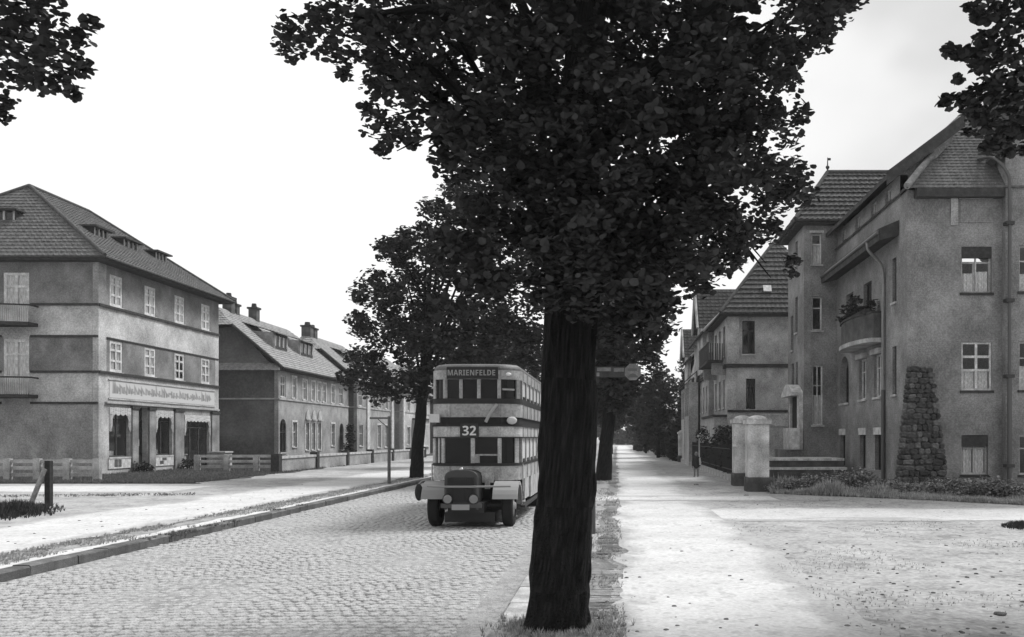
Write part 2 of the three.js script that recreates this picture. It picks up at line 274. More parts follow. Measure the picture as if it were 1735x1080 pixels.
// ---------------------------------------------------------------- the cobbled road and its kerbs
{
  const road = new THREE.Group(); road.name = 'road'; road.userData.kind = 'structure'; scene.add(road);
  part(road, 'road_bed', sheet(KL + 0.01, KR - 0.02, 10, -420, 0.013, 2, 0, 37), M.bed);
  const stoneGeo = (sx, sz, s) => {                               // a sett: sides, a rounded shoulder and a crowned top
    const rings = [[1, -0.04], [1, 0.012], [0.86, 0.026], [0.45, 0.031]], pos = [], k = 8, P = [];
    rings.forEach(([f, y], r) => { const row = []; for (let i = 0; i < k; i++) { const a = (i + 0.5) / k * Math.PI * 2, c = Math.cos(a), n = Math.sin(a), q = 1 / Math.max(Math.abs(c), Math.abs(n)); const jit = 1 + 0.07 * (hash(i, s, 4) - 0.5); row.push([c * q * 0.5 * sx * f * jit * (Math.abs(c) > 0.9 || Math.abs(n) > 0.9 ? 1 : 0.93), y + 0.006 * (hash(i, s, r) - 0.5) * (r > 1 ? 1 : 0), n * q * 0.5 * sz * f * jit]); } P.push(row); });
    for (let r = 0; r < 3; r++) for (let i = 0; i < k; i++) { const j = (i + 1) % k; pos.push(...P[r][i], ...P[r + 1][i], ...P[r][j], ...P[r + 1][i], ...P[r + 1][j], ...P[r][j]); }
    for (let i = 1; i < k - 1; i++) pos.push(...P[3][0], ...P[3][i + 1], ...P[3][i]);
    const g = new THREE.BufferGeometry(); g.setAttribute('position', new THREE.Float32BufferAttribute(pos, 3)); g.computeVertexNormals(); return uvBox(g);
  };
  const geos = [0, 1, 2, 3, 4, 5].map((s) => stoneGeo(1, 1, s));
  const near = [], far = [[], [], [], []], q = new THREE.Quaternion(), e = new THREE.Euler();
  let z = -5.5, row = 0;
  while (z > -85) {
    const big = 1, pz = rr(0.148, 0.172) * big; let x = KL + 0.03 - rr(0, 0.18);
    while (x < KR - 0.43) {
      const w = rr(0.13, 0.2) * big, x0 = Math.max(x, KL + 0.02), x1 = Math.min(x + w, KR - 0.43), cw = x1 - x0; x += w; if (cw < 0.07) continue;
      const cx = (x0 + x1) / 2, cz = z - pz / 2 + 0.05 * Math.sin(cx * 0.8 + row * 0.02) + rr(-0.008, 0.008), sx = cw - rr(0.014, 0.03), sz = pz - rr(0.014, 0.03), y = rr(-0.012, 0.006) + 0.012 * Math.sin(cx * 1.3) * Math.sin(cz * 0.9);
      const m = new THREE.Matrix4().compose(new THREE.Vector3(cx, y, cz), q.setFromEuler(e.set(rr(-0.05, 0.05), rr(-0.04, 0.04), rr(-0.04, 0.04))), new THREE.Vector3(sx, 1, sz)), v = Math.floor(rnd() * 4);
      const inView = -cz > 9.62 && cx > (0 - VX) * -cz / F && cx > -6.6; if (inView && near.length < 290) near.push([m, v, row]); else far[v].push(m);
    }
    z -= pz; row++;
  }
  near.forEach(([m, v], i) => { const c = shade(new THREE.Mesh(geos[i % 6], M.cobble[v])); c.name = 'cobblestone'; c.applyMatrix4(m); road.add(c); });
  far.forEach((list, v) => { const im = shade(new THREE.InstancedMesh(geos[v], M.cobble[v], list.length)); list.forEach((m, i) => im.setMatrixAt(i, m)); im.name = 'cobblestones'; im.userData.kind = 'stuff'; road.add(im); });
}
function kerb(x0, x1, y0, y1, za, zb, mats, len) {
  const k = new THREE.Group(); k.name = numbered('kerb'); k.userData.kind = 'structure'; scene.add(k); let z = za, i = 0;
  while (z > zb) {
    const l = len * rr(0.8, 1.2), s = new THREE.Shape(), j = rr(-0.012, 0.012), t = y1 + rr(-0.008, 0.008), b = 0.022;
    s.moveTo(x0 + j, y0); s.lineTo(x1 + j, y0); s.lineTo(x1 + j, t - b); s.lineTo(x1 + j - b, t); s.lineTo(x0 + j + b, t); s.lineTo(x0 + j, t - b);
    const g = new THREE.ExtrudeGeometry(s, { depth: l - 0.014, bevelEnabled: false }); g.translate(0, 0, z - l); part(k, 'kerb_stone', metric(g), mats[i++ % mats.length]); z -= l;
  }
  return k;
}
kerb(KL - 0.3, KL, -0.1, GL + 0.02, -6, -110, M.kerb, 1.1);
kerb(KR, KR + 0.3, -0.1, GR + 0.02, -6, -110, M.kerbLight, 1.1);

// ---------------------------------------------------------------- leaves and trees
const leafGeo = (() => {                                          // a heart-shaped leaf folded along its midrib
  const o = [[0, -0.5], [0.36, -0.38], [0.5, -0.05], [0.3, 0.3], [0, 0.56]], pos = [];
  for (const s of [1, -1]) for (let i = 0; i < 4; i++) { const a = o[i], b = o[i + 1], h = (p) => 0.28 * Math.abs(p[0]); pos.push(0, 0, 0, s * a[0], a[1], h(a), s * b[0], b[1], h(b)); }
  const g = new THREE.BufferGeometry(); g.setAttribute('position', new THREE.Float32BufferAttribute(pos, 3)); g.computeVertexNormals(); return g;
})();
const bladeGeo = (() => {
  const pos = []; for (let i = 0; i < 7; i++) { const a = i * 0.9, c = Math.cos(a), s = Math.sin(a), w = 0.06, l = 0.25 + 0.35 * hash(i, 1, 2); pos.push(-s * w, 0, c * w, s * w, 0, -c * w, c * l, 0.6 + 0.4 * hash(i, 3, 2), s * l); }
  const g = new THREE.BufferGeometry(); g.setAttribute('position', new THREE.Float32BufferAttribute(pos, 3)); g.computeVertexNormals(); return g;
})();
function instances(parent, name, geo, m, list, tone = 0.35) {     // list of [x,y,z,size]
  const im = shade(new THREE.InstancedMesh(geo, m, list.length)), q = new THREE.Quaternion(), e = new THREE.Euler(), mm = new THREE.Matrix4(), c = new THREE.Color();
  list.forEach(([x, y, z, s, up], i) => {
    if (up) e.set(rr(-0.2, 0.2), rr(0, 6.28), rr(-0.2, 0.2)); else e.set(rr(-1.9, -0.4), rr(0, 6.28), rr(-0.8, 0.8), 'YXZ');
    im.setMatrixAt(i, mm.compose(new THREE.Vector3(x, y, z), q.setFromEuler(e), new THREE.Vector3(s, s, s)));
    const v = 1 + rr(-tone, tone); im.setColorAt(i, c.setRGB(v, v, v));
  });
  im.name = parent === scene ? numbered(name) : name; im.userData.kind = 'stuff'; parent.add(im); return im;
}
function clump(out, c, r, n, size, flat = 0.75) { for (let i = 0; i < n; i++) { const a = rr(0, 6.28), z = rr(-1, 1), q = Math.sqrt(1 - z * z), d = r * Math.pow(rnd(), 0.45); out.push([c[0] + d * q * Math.cos(a), c[1] + d * z * flat, c[2] + d * q * Math.sin(a), size * (0.6 + 0.8 * rnd())]); } }
const inside = (poly, x, y) => { let k = false; for (let i = 0, j = poly.length - 1; i < poly.length; j = i++) { const [a, b] = poly[i], [c, d] = poly[j]; if ((b > y) !== (d > y) && x < (c - a) * (y - b) / (d - b) + a) k = !k; } return k; };
// a tree whose crown is made of leaf clumps round a set of boughs
function tree(name, label, group, base, h, crown, o = {}) {
  const { r = 0.28, leaf = 0.2, clumps = 150, per = 60, cr = 0.8, m = M.leafMid, lean = [0, 0], bare = 0.35, boughs = 9 } = o;
  const t = thing(name, base, label, 'tree', group);
  const top = [lean[0], h * 0.72, lean[1]], mid = [lean[0] * 0.4, h * bare, lean[1] * 0.4];
  part(t, 'trunk', tapered([[0, -0.1, 0], [lean[0] * 0.1, h * 0.1, lean[1] * 0.1], mid, [lean[0] * 0.7, h * 0.55, lean[1] * 0.7], top], [r * 1.25, r, r * 0.8, r * 0.5, r * 0.15], 14, 6, 0.18), M.bark);
  const pts = o.pts ? [...o.pts] : [], [cx, cy, cz] = crown.c, [rx, ry, rz] = crown.r;
  for (let i = 0; i < (o.pts ? 0 : clumps); i++) { const a = rr(0, 6.28), z = rr(-1, 1), q = Math.sqrt(1 - z * z), d = Math.pow(rnd(), 0.4) * (1 + 0.22 * (vnoise(a * 1.6, z * 3 + 5, 64, seed % 17) - 0.5)); pts.push([cx + d * rx * q * Math.cos(a), cy + d * ry * z, cz + d * rz * q * Math.sin(a)]); }
  const lv = []; pts.forEach((p) => clump(lv, p, cr * rr(0.6, 1.15), Math.round(per * rr(0.6, 1.3)), leaf));
  for (let i = 0; i < boughs; i++) { const p = pts[i * 7 % pts.length], f = rr(bare / 0.72, 0.8), s = [top[0] * f, top[1] * f, top[2] * f]; part(t, 'bough', tapered([s, [(s[0] + p[0]) / 2, (s[1] + p[1]) / 2 + 0.3, (s[2] + p[2]) / 2], p], [r * 0.3, r * 0.18, r * 0.04], 7, 4), M.bark); }
  instances(t, 'crown', leafGeo, m, lv); return t;
}
{ // the near tree in the middle of the picture
  const D = 9.6, base = at(942, 1085, D); base[1] = GR;
  const t = thing('street_tree', base, 'large dark tree with a thick trunk in the foreground beside the cobbled road', 'tree');
  const L = (px, py, d = D) => { const p = at(px, py, d); return [p[0] - base[0], p[1] - base[1], p[2] - base[2]]; };
  part(t, 'trunk', tapered([L(938, 1100), L(944, 1040), L(951, 950), L(958, 850), L(963, 700), L(966, 560), L(972, 420), L(980, 250), L(986, 60), L(990, -160), L(1000, -420)], [0.36, 0.325, 0.31, 0.305, 0.285, 0.275, 0.265, 0.22, 0.18, 0.12, 0.04], 84, 26, 0.22), M.bark);
  const bough = (pts, r0) => part(t, 'bough', tapered(pts, pts.map((_, i) => r0 * (1 - i / pts.length * 0.9)), 12, 6, 0.15), M.bark);
  bough([L(968, 470), L(900, 330, 9.4), L(820, 200, 9.0), L(720, 110, 8.8)], 0.13); bough([L(972, 430), L(1060, 330, 9.9), L(1160, 250, 10.4), L(1280, 190, 10.8)], 0.14);
  bough([L(975, 360), L(1040, 220, 9.0), L(1130, 90, 8.4), L(1260, -40, 8)], 0.12); bough([L(978, 300), L(930, 160, 10.5), L(880, 0, 11.2), L(790, -140, 11.6)], 0.12);
  bough([L(982, 160), L(1020, 0, 9.8), L(1080, -160, 9.6)], 0.1); bough([L(968, 500), L(1020, 440, 10.4), L(1090, 420, 11), L(1160, 430, 11.4)], 0.09); bough([L(980, 220), L(880, 100, 9), L(760, 20, 8.6), L(600, 30, 8.6)], 0.09);
  const dense = [[740, -60], [760, 140], [800, 240], [860, 290], [905, 340], [930, 400], [930, 470], [1000, 545], [1060, 560], [1100, 545], [1140, 490], [1200, 430], [1275, 390], [1330, 330], [1320, 200], [1280, 110], [1240, 40], [1230, -60]];
  const all = [[560, -60], [540, 20], [600, 60], [640, 110], [665, 200], [720, 200], [750, 260], [850, 310], [905, 370], [920, 460], [1000, 570], [1080, 585], [1130, 550], [1180, 480], [1260, 430], [1310, 400], [1370, 335], [1325, 240], [1320, 140], [1390, 60], [1440, 10], [1450, -60]];
  const lobes = [[500, 55, 34], [490, 85, 24], [530, 40, 30], [560, 70, 34], [585, 105, 26], [580, 130, 16], [560, 25, 36], [605, 45, 36], [640, 30, 34], [655, 110, 34], [640, 150, 30], [630, 190, 22], [650, 215, 30], [640, 250, 16], [672, 240, 20], [690, 215, 30], [700, 245, 14], [715, 70, 40], [700, 30, 44], [735, 120, 32], [745, 170, 26], [755, 215, 30], [760, 265, 22], [775, 300, 16], [800, 280, 30],
    [1400, 20, 34], [1440, 5, 26], [1370, 45, 34], [1350, 90, 30], [1390, 70, 20], [1330, 140, 30], [1345, 190, 22], [1330, 230, 26], [1350, 290, 30], [1365, 325, 22], [1330, 330, 32], [1300, 385, 30], [1250, 410, 30], [1240, 440, 22], [1205, 460, 26], [1200, 490, 18], [1165, 480, 28], [1150, 525, 24], [1125, 560, 26], [1105, 575, 18], [1335, 440, 18], [1345, 465, 12]];
  const lv = [], P = (px, py, d) => L(px, py, d);
  for (const [x, y, r] of lobes) for (let k = 0; k < 2; k++) clump(lv, P(x + rr(-10, 10), y + rr(-8, 8), rr(8.2, 10.8)), r / 156 * 1.0, Math.round(r * 1.4), 0.067, 0.85);
  const tw = []; for (const [x, y, r] of lobes) { const e = P(x + (960 - x) * 0.1, y + 6 + (y < 130 ? -14 : 0), 9.4), c = P(960 + (x - 960) * 0.55, y * 0.5 + 120, 9.5), m = [(e[0] + c[0]) / 2, (e[1] + c[1]) / 2 + 0.12, (e[2] + c[2]) / 2]; tw.push(tapered([c, m, e], [0.03, 0.018, 0.005], 6, 4));  } part(t, 'twigs', tw, M.bark).userData.kind = 'stuff';
  let n = 0; while (n < 320) { const x = rr(560, 1440), y = rr(-60, 650); if (!inside(dense, x, y)) continue; clump(lv, P(x, y, rr(7.6, 12.4)), 0.25, 112, 0.068); n++; }
  for (let i = 0; i < 90; i++) clump(lv, P(rr(760, 1180), rr(180, 520), rr(7.9, 8.9)), 0.25, 100, 0.068);
  n = 0; while (n < 130) { const x = rr(560, 1440), y = rr(-60, 650); if (!inside(all, x, y) || inside(dense, x, y)) continue; clump(lv, P(x, y, rr(8, 11.6)), 0.2, 48, 0.067); n++; }
  for (let i = 0; i < 230; i++) { const a = rr(0, 6.28), q = Math.sqrt(rnd()), y = rr(0, 1), rad = 3.3 * Math.sqrt(1 - Math.pow(y, 2.2)) + 0.3; clump(lv, [0.35 + q * rad * Math.cos(a), 6.9 + y * 5.2, q * rad * 0.95 * Math.sin(a)], 0.42, 48, 0.13); }
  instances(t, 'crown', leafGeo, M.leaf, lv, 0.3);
}
{ // boughs of two trees that stand just outside the frame
  const a = thing('street_tree', [-10.9, GL, -9.6], 'tree of which only leafy boughs hang into the upper left corner', 'tree');
  part(a, 'trunk', tapered([[0, -0.1, 0], [0.05, 1.5, 0], [0.1, 3.4, 0], [0.3, 6, 0], [0.4, 9, 0]], [0.36, 0.28, 0.25, 0.18, 0.04], 20, 8, 0.15), M.bark);
  const lv = []; for (let i = 0; i < 110; i++) { const th = rr(0, 6.28), u = rr(-1, 1), q = Math.sqrt(1 - u * u), d = Math.pow(rnd(), 0.4); clump(lv, [d * 2.8 * q * Math.cos(th), 8.4 + d * 2.8 * u, d * 2.6 * q * Math.sin(th)], 0.4, 42, 0.13); }
  const P = (px, py, d) => { const p = at(px, py, d); return [p[0] + 10.9, p[1] - GL, p[2] + 9.6]; };
  for (const [x, y, r] of [[20, 30, 50], [60, 20, 44], [85, 45, 40], [30, 80, 46], [70, 90, 40], [110, 100, 34], [135, 60, 24], [155, 40, 14], [140, 115, 20], [105, 135, 28], [120, 160, 14], [60, 130, 34], [40, 125, 30], [15, 130, 26], [8, 170, 20], [5, 200, 14], [0, 60, 50], [-30, 90, 60], [-40, 10, 60], [20, -30, 60], [75, -20, 40]]) clump(lv, P(x, y, rr(9.3, 10.2)), r / 155, Math.round(r * 1.9), 0.085, 0.9);
  part(a, 'bough', tapered([[0.2, 5, 0], P(-120, 60, 9.7), P(20, 60, 9.7), P(110, 90, 9.7)], [0.1, 0.07, 0.04, 0.01], 8, 6), M.bark);
  instances(a, 'crown', leafGeo, M.leafMid, lv);
  const b = thing('street_tree', [8.3, GR, -12], 'tree of which only leafy boughs hang into the upper right corner', 'tree');
  part(b, 'trunk', tapered([[0, -0.1, 0], [0, 1.5, 0], [0.1, 3.4, 0], [0, 6, 0], [0, 9, 0]], [0.36, 0.28, 0.25, 0.18, 0.04], 20, 8, 0.15), M.bark);
  const lw = []; for (let i = 0; i < 260; i++) { const th = rr(0, 6.28), u = rr(-1, 1), q = Math.sqrt(1 - u * u), d = Math.pow(rnd(), 0.4); clump(lw, [d * 2.5 * q * Math.cos(th) + 0.4, 8.8 + d * 2.6 * u, d * 2.6 * q * Math.sin(th)], 0.4, 42, 0.15); }
  const Q = (px, py, d) => { const p = at(px, py, d); return [p[0] - 8.3, p[1] - GR, p[2] + 12]; };
  for (const [x, y, r] of [[1605, 85, 12], [1625, 92, 14], [1650, 90, 24], [1670, 70, 24], [1700, 60, 44], [1660, 110, 20], [1690, 110, 34], [1720, 110, 50], [1625, 135, 9], [1605, 172, 16], [1630, 168, 18], [1660, 155, 26], [1690, 165, 36], [1720, 170, 44], [1650, 190, 24], [1670, 215, 26], [1640, 225, 9], [1700, 215, 36], [1680, 250, 18], [1655, 180, 20], [1730, 220, 30], [1705, 255, 16], [1720, 20, 40], [1680, 10, 30], [1655, 25, 14], [1640, 14, 9], [1760, 60, 60], [1780, 160, 60], [1735, 255, 12], [1790, -20, 60]]) clump(lw, Q(x, y, rr(11.6, 12.5)), r / 125, Math.round(r * 2.6 + 5), 0.095, 0.9);
  part(b, 'bough', tapered([[0, 5, 0], Q(1790, 110, 12), Q(1700, 130, 12), Q(1620, 165, 12)], [0.1, 0.07, 0.04, 0.01], 8, 6), M.bark);
  instances(b, 'crown', leafGeo, M.leafMid, lw);
}
// the avenue: trees further up on both sides of the road
const lobeTree = []; for (const [x, y, r] of [[800, 340, 38], [745, 372, 40], [850, 350, 42], [700, 425, 46], [660, 425, 24], [785, 420, 64], [865, 430, 64], [640, 500, 40], [700, 505, 62], [800, 520, 80], [890, 520, 64], [655, 570, 42], [725, 590, 62], [618, 612, 28], [662, 640, 34], [596, 642, 14], [640, 660, 18], [705, 655, 30], [820, 600, 54], [890, 600, 44], [760, 622, 36], [612, 545, 20], [770, 320, 16], [900, 380, 30]]) for (let i = 0; i < r * r / 120 + 3; i++) { const a = rr(0, 6.28), q = Math.sqrt(rnd()) * r * 0.9, p = at(x + q * Math.cos(a), y + q * Math.sin(a), 45 + rr(-1, 1) * Math.min(3.6, 1.2 + r / 22)); lobeTree.push([p[0] + 10.2, p[1] - GL, p[2] + 45]); }
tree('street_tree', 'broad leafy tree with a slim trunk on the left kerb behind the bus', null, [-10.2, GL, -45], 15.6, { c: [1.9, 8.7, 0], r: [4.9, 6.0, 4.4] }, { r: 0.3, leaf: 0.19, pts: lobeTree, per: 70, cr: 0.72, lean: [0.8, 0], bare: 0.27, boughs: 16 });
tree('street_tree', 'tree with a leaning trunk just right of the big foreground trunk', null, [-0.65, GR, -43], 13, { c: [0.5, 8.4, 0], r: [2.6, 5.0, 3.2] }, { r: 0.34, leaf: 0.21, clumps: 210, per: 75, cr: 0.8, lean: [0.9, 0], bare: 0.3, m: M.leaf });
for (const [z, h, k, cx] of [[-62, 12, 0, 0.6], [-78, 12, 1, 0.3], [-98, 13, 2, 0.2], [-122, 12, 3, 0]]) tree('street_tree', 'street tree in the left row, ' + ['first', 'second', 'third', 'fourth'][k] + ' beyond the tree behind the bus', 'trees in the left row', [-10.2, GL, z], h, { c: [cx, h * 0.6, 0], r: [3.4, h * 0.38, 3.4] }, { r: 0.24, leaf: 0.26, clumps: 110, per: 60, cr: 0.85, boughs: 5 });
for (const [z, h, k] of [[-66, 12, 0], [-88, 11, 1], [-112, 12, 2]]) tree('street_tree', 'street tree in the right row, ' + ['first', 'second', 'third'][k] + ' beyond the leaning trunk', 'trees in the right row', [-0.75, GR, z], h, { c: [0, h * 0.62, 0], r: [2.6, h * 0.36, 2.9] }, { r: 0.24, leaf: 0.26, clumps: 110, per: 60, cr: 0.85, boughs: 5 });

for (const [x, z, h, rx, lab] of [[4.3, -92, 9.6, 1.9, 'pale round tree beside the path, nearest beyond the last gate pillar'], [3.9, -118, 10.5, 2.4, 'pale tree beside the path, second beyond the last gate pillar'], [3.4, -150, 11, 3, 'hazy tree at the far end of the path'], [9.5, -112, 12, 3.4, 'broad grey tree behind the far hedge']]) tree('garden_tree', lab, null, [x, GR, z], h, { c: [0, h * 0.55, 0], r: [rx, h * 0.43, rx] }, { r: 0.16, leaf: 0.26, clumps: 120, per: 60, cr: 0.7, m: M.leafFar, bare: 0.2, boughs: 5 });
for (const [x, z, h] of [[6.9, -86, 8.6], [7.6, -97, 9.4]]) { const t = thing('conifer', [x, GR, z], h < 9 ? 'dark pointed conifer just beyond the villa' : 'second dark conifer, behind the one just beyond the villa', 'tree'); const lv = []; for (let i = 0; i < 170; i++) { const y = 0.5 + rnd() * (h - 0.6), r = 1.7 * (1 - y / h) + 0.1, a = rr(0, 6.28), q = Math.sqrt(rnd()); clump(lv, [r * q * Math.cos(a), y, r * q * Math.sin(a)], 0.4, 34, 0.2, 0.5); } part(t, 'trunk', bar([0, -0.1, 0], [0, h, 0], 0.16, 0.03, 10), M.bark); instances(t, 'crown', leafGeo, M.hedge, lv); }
{ const lv = []; for (let i = 0; i < 500; i++) clump(lv, [rr(-45, 60), rnd() * (6.5 + 4 * vnoise(i * 0.3, 2, 512, 3)), rr(-275, -255)], 1.6, 60, 0.9); const w = instances(scene, 'distant_wood', leafGeo, M.leafFar, lv); tag(w, 'hazy wood closing the far end of the street', 'wood', null, 'stuff'); }

// ---------------------------------------------------------------- the shop building on the left
const letterMarks = (n, seedv) => {                               // worn, unreadable painted lettering: strokes only
  const c = document.createElement('canvas'); c.width = 1024; c.height = 128; const g = c.getContext('2d'); g.fillStyle = '#b9b9b9'; g.fillRect(0, 0, 1024, 128);
  return [c, g];
};
function hipRoof(parent, x0, x1, z0, z1, y, rx, rza, rzb, ry, pitch, m, ridgeM, sep = false) {   // eaves rectangle, ridge along z at rx from rza to rzb
  const sides = [[[x1, y, z0], [x1, y, z1], [rx, ry, rza], [rx, ry, rzb]], [[x0, y, z1], [x0, y, z0], [rx, ry, rzb], [rx, ry, rza]], [[x0, y, z0], [x1, y, z0], [rx, ry, rza], [rx, ry, rza]], [[x1, y, z1], [x0, y, z1], [rx, ry, rzb], [rx, ry, rzb]]];
  const gs = sides.map((s) => courses(...s, pitch)), r = part(parent, 'roof', gs.flat(), m);
  const caps = [[[x1, y, z0], [rx, ry, rza]], [[x0, y, z0], [rx, ry, rza]], [[x1, y, z1], [rx, ry, rzb]], [[x0, y, z1], [rx, ry, rzb]], [[rx, ry, rza], [rx, ry, rzb]]];
  part(r, 'ridge_tiles', caps.map(([a, b]) => bar([a[0], a[1] + 0.05, a[2]], [b[0], b[1] + 0.05, b[2]], 0.11, 0.11, 8)), ridgeM); return r;
}
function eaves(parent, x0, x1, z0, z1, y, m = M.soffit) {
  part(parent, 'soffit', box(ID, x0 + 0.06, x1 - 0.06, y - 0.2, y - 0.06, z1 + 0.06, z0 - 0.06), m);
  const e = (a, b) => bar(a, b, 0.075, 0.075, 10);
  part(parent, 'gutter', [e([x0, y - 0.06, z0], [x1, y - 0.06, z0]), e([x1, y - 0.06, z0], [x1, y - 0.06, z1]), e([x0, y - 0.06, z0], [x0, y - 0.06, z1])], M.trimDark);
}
{
  const b = thing('apartment_building', [-28.35, GL, -48.4], 'three-storey banded apartment building with a hipped tile roof and a shop on its ground floor', 'building');
  const S = face([0, 0, 0], '+x'), E = face([0, 0, 0], '+z'), Wd = 13.4, Ln = 14.6;
  const V = [0, 3.95, 5.66, 7.6, 9.34, 11.85], mats = [null, M.plasterL, M.brickL, M.plasterL, M.brickL];
  const wc = [1.7, 5.35, 8.95, 12.6], ww = 0.63;
  // street front in bands
  part(b, 'wall_band', wall(S, 0, Ln, V[1], V[2]), M.plasterL);
  part(b, 'wall_band', wall(S, 0.75, Ln - 0.55, V[2], V[3], wc.map((c) => [c - ww, c + ww, 5.76, 7.5])), M.brickL);
  part(b, 'corner_pier', wall(S, 0, 0.75, V[2], V[3]), M.plasterL); part(b, 'corner_pier', wall(S, Ln - 0.55, Ln, V[2], V[3]), M.plasterL);
  part(b, 'wall_band', wall(S, 0, Ln, V[3], V[4]), M.plasterL);
  part(b, 'wall_band', wall(S, 0.75, Ln, V[4], V[5], wc.map((c) => [c - ww, c + ww, 9.45, 11.2])), M.brickL);
  part(b, 'corner_pier', wall(S, 0, 0.75, V[4], V[5]), M.plasterMid);
  for (const v of [V[2], V[4]]) part(b, 'string_course', box(S, 0, Ln, v - 0.07, v + 0.07, 0.004, 0.1), M.trimDark);
  part(b, 'string_course', box(S, 0.75, Ln, V[3] - 0.03, V[3] + 0.05, 0.004, 0.05), M.trimDark);
  wc.forEach((c, i) => { for (const [v0, v1] of [[5.76, 7.5], [9.45, 11.2]]) windowAt(b, S, c - ww, c + ww, v0, v1, { cols: 2, cuts: [0.36, 0.7], rec: 0.02, deep: 0.05, gap: 0.03, fw: 0.15, bw: 0.12, curtain: i === 2 && v0 < 6 ? [[0, 0.95, 0, 0.3]] : [[0, 0.95, 0, 0.42], [0, 0.95, 0.58, 1]], sillMat: M.white }); });
  // shop front: piers, display windows, door, valances and the fascia with worn lettering
  const open = [[1.0, 3.1, 0.95, 3.75], [3.95, 5.0, 0.1, 3.85], [5.9, 8.05, 0.95, 3.72], [9.5, 13.2, 0.1, 3.55]];
  part(b, 'shop_wall', wall(S, 0, Ln, 0, V[1], open.map(([a, c, d, e]) => [a, c, Math.max(d, 0.05), e])), M.shopStone);
  for (const [a, c] of [[3.2, 3.85], [5.08, 5.8], [8.2, 9.35], [13.35, 14.45]]) { const p = part(b, 'pilaster', box(S, a, c, 0, 3.7, 0.004, 0.12), M.pilaster); part(p, 'capital', box(S, a - 0.05, c + 0.05, 3.705, 3.88, 0.004, 0.17), M.trimDark); }
  open.forEach(([a, c, d, e], i) => {
    if (i === 1) { const w = sub(b, 'shop_door'); part(w, 'door_leaf', [box(S, a, c, 0.1, 1.0, -0.36, -0.3), box(S, a, a + 0.12, 1, 3.0, -0.36, -0.3), box(S, c - 0.12, c, 1, 3.0, -0.36, -0.3), box(S, a, c, 3.0, 3.12, -0.36, -0.3)], M.darkWood); part(w, 'pane', box(S, a + 0.12, c - 0.12, 1, 3, -0.34, -0.33), M.darkGlass); part(w, 'fanlight', box(S, a, c, 3.12, e, -0.34, -0.33), M.darkGlass); part(w, 'notice', box(S, a + 0.38, a + 0.75, 1.55, 1.95, -0.325, -0.315), M.white); return; }
    windowAt(b, S, a, c, d, e, { name: 'display_window', cols: i === 3 ? 3 : 2, cuts: [0.76], rec: 0.2, fm: M.wood, fw: 0.09, bw: 0.07, sill: i !== 3, label: 'dark shop window under a pale valance' });
    const g = new THREE.PlaneGeometry(c - a, 0.42, 40, 4), p = g.attributes.position; for (let k = 0; k < p.count; k++) { const x = p.getX(k); if (p.getY(k) < -0.2) p.setY(k, -0.17 - 0.08 * Math.abs(Math.sin(x * 6.5))); p.setZ(k, 0.03 * Math.sin(x * 26)); }
    g.computeVertexNormals(); g.translate((a + c) / 2, e - 0.2, 0.06); part(b, 'valance', plain(g.applyMatrix4(S)), M.cloth);
    for (const s of [0, 1]) { const h = 1.0, w = 0.34, q = new THREE.PlaneGeometry(w, h, 10, 6), pp = q.attributes.position; for (let k = 0; k < pp.count; k++) { const f = 0.5 - pp.getY(k) / h; pp.setX(k, pp.getX(k) * (1 - 0.6 * f) + (s ? 1 : -1) * f * 0.1); pp.setZ(k, 0.04 * Math.sin(pp.getX(k) * 50)); } q.computeVertexNormals(); q.translate(s ? c - w / 2 : a + w / 2, e - 0.35 - h / 2, 0.05); part(b, 'drape', plain(q.applyMatrix4(S)), M.cloth); }
    if (i !== 3) { const pn = part(b, 'window_panel', box(S, a - 0.1, c + 0.05, 0.3, 0.9, 0.004, 0.05), M.white); part(pn, 'poster', i === 0 ? [box(S, a + 0.45, a + 0.78, 0.4, 0.82, 0.052, 0.06), box(S, a + 0.84, a + 1.15, 0.4, 0.82, 0.052, 0.06)] : [box(S, a + 0.5, a + 0.95, 0.42, 0.62, 0.052, 0.06), box(S, a + 0.8, a + 1.3, 0.64, 0.8, 0.052, 0.06)], M.stoneDark); }
    else { part(b, 'display_stand', [box(S, 10.3, 10.9, 0.1, 0.9, -0.9, -0.5), box(S, 10.2, 11, 0.9, 0.96, -1, -0.45)], M.paleWood); }
  });
  part(b, 'shop_interior', [box(S, 0.6, Ln - 0.4, 0.05, 0.1, -4, -0.33), box(S, 0.6, Ln - 0.4, 0.1, 3.9, -4.1, -4), box(S, 0.6, Ln - 0.4, 3.9, 3.94, -4, -0.33)], M.room);
  for (const [i, w] of [[0, 2.0], [2, 2.0]]) { const a = open[i][0]; part(b, 'displayed_goods', [box(S, a + 0.3, a + 0.7, 0.97, 1.5, -0.8, -0.5), box(S, a + 0.9, a + 1.5, 0.97, 1.3, -0.9, -0.6)], M.plasterMid); }
  {
    const [c, g] = letterMarks(); g.fillStyle = '#c4c4c4'; g.fillRect(0, 0, 1024, 128); let sd = 5; const r = () => (sd = (sd * 16807) % 2147483647) / 2147483647;
    for (const [x0, x1] of [[30, 210], [240, 430], [455, 640], [665, 790], [810, 990]]) for (let x = x0; x < x1;) { const w = 16 + r() * 16, hgt = 46 + r() * 30; const t0 = r() * 4, t1 = r() * 20, t2 = r() * 30, lean = r() < 0.5 ? 0.7 : 0.1; for (let k = 0; k < 7; k++) { g.strokeStyle = `rgba(110,110,110,${0.1 + r() * 0.06})`; g.lineWidth = 6 + k * 2.4; g.beginPath(); g.moveTo(x, 64 + hgt / 2); g.lineTo(x + t0, 64 - hgt / 2 + t1); g.lineTo(x + w * lean, 64 - hgt / 4 + t2); g.lineTo(x + w * 0.8, 64 + hgt / 2 - t1); g.stroke(); } x += w * (0.8 + 0.5 * r()); }
    const t = new THREE.CanvasTexture(c); t.colorSpace = THREE.SRGBColorSpace;
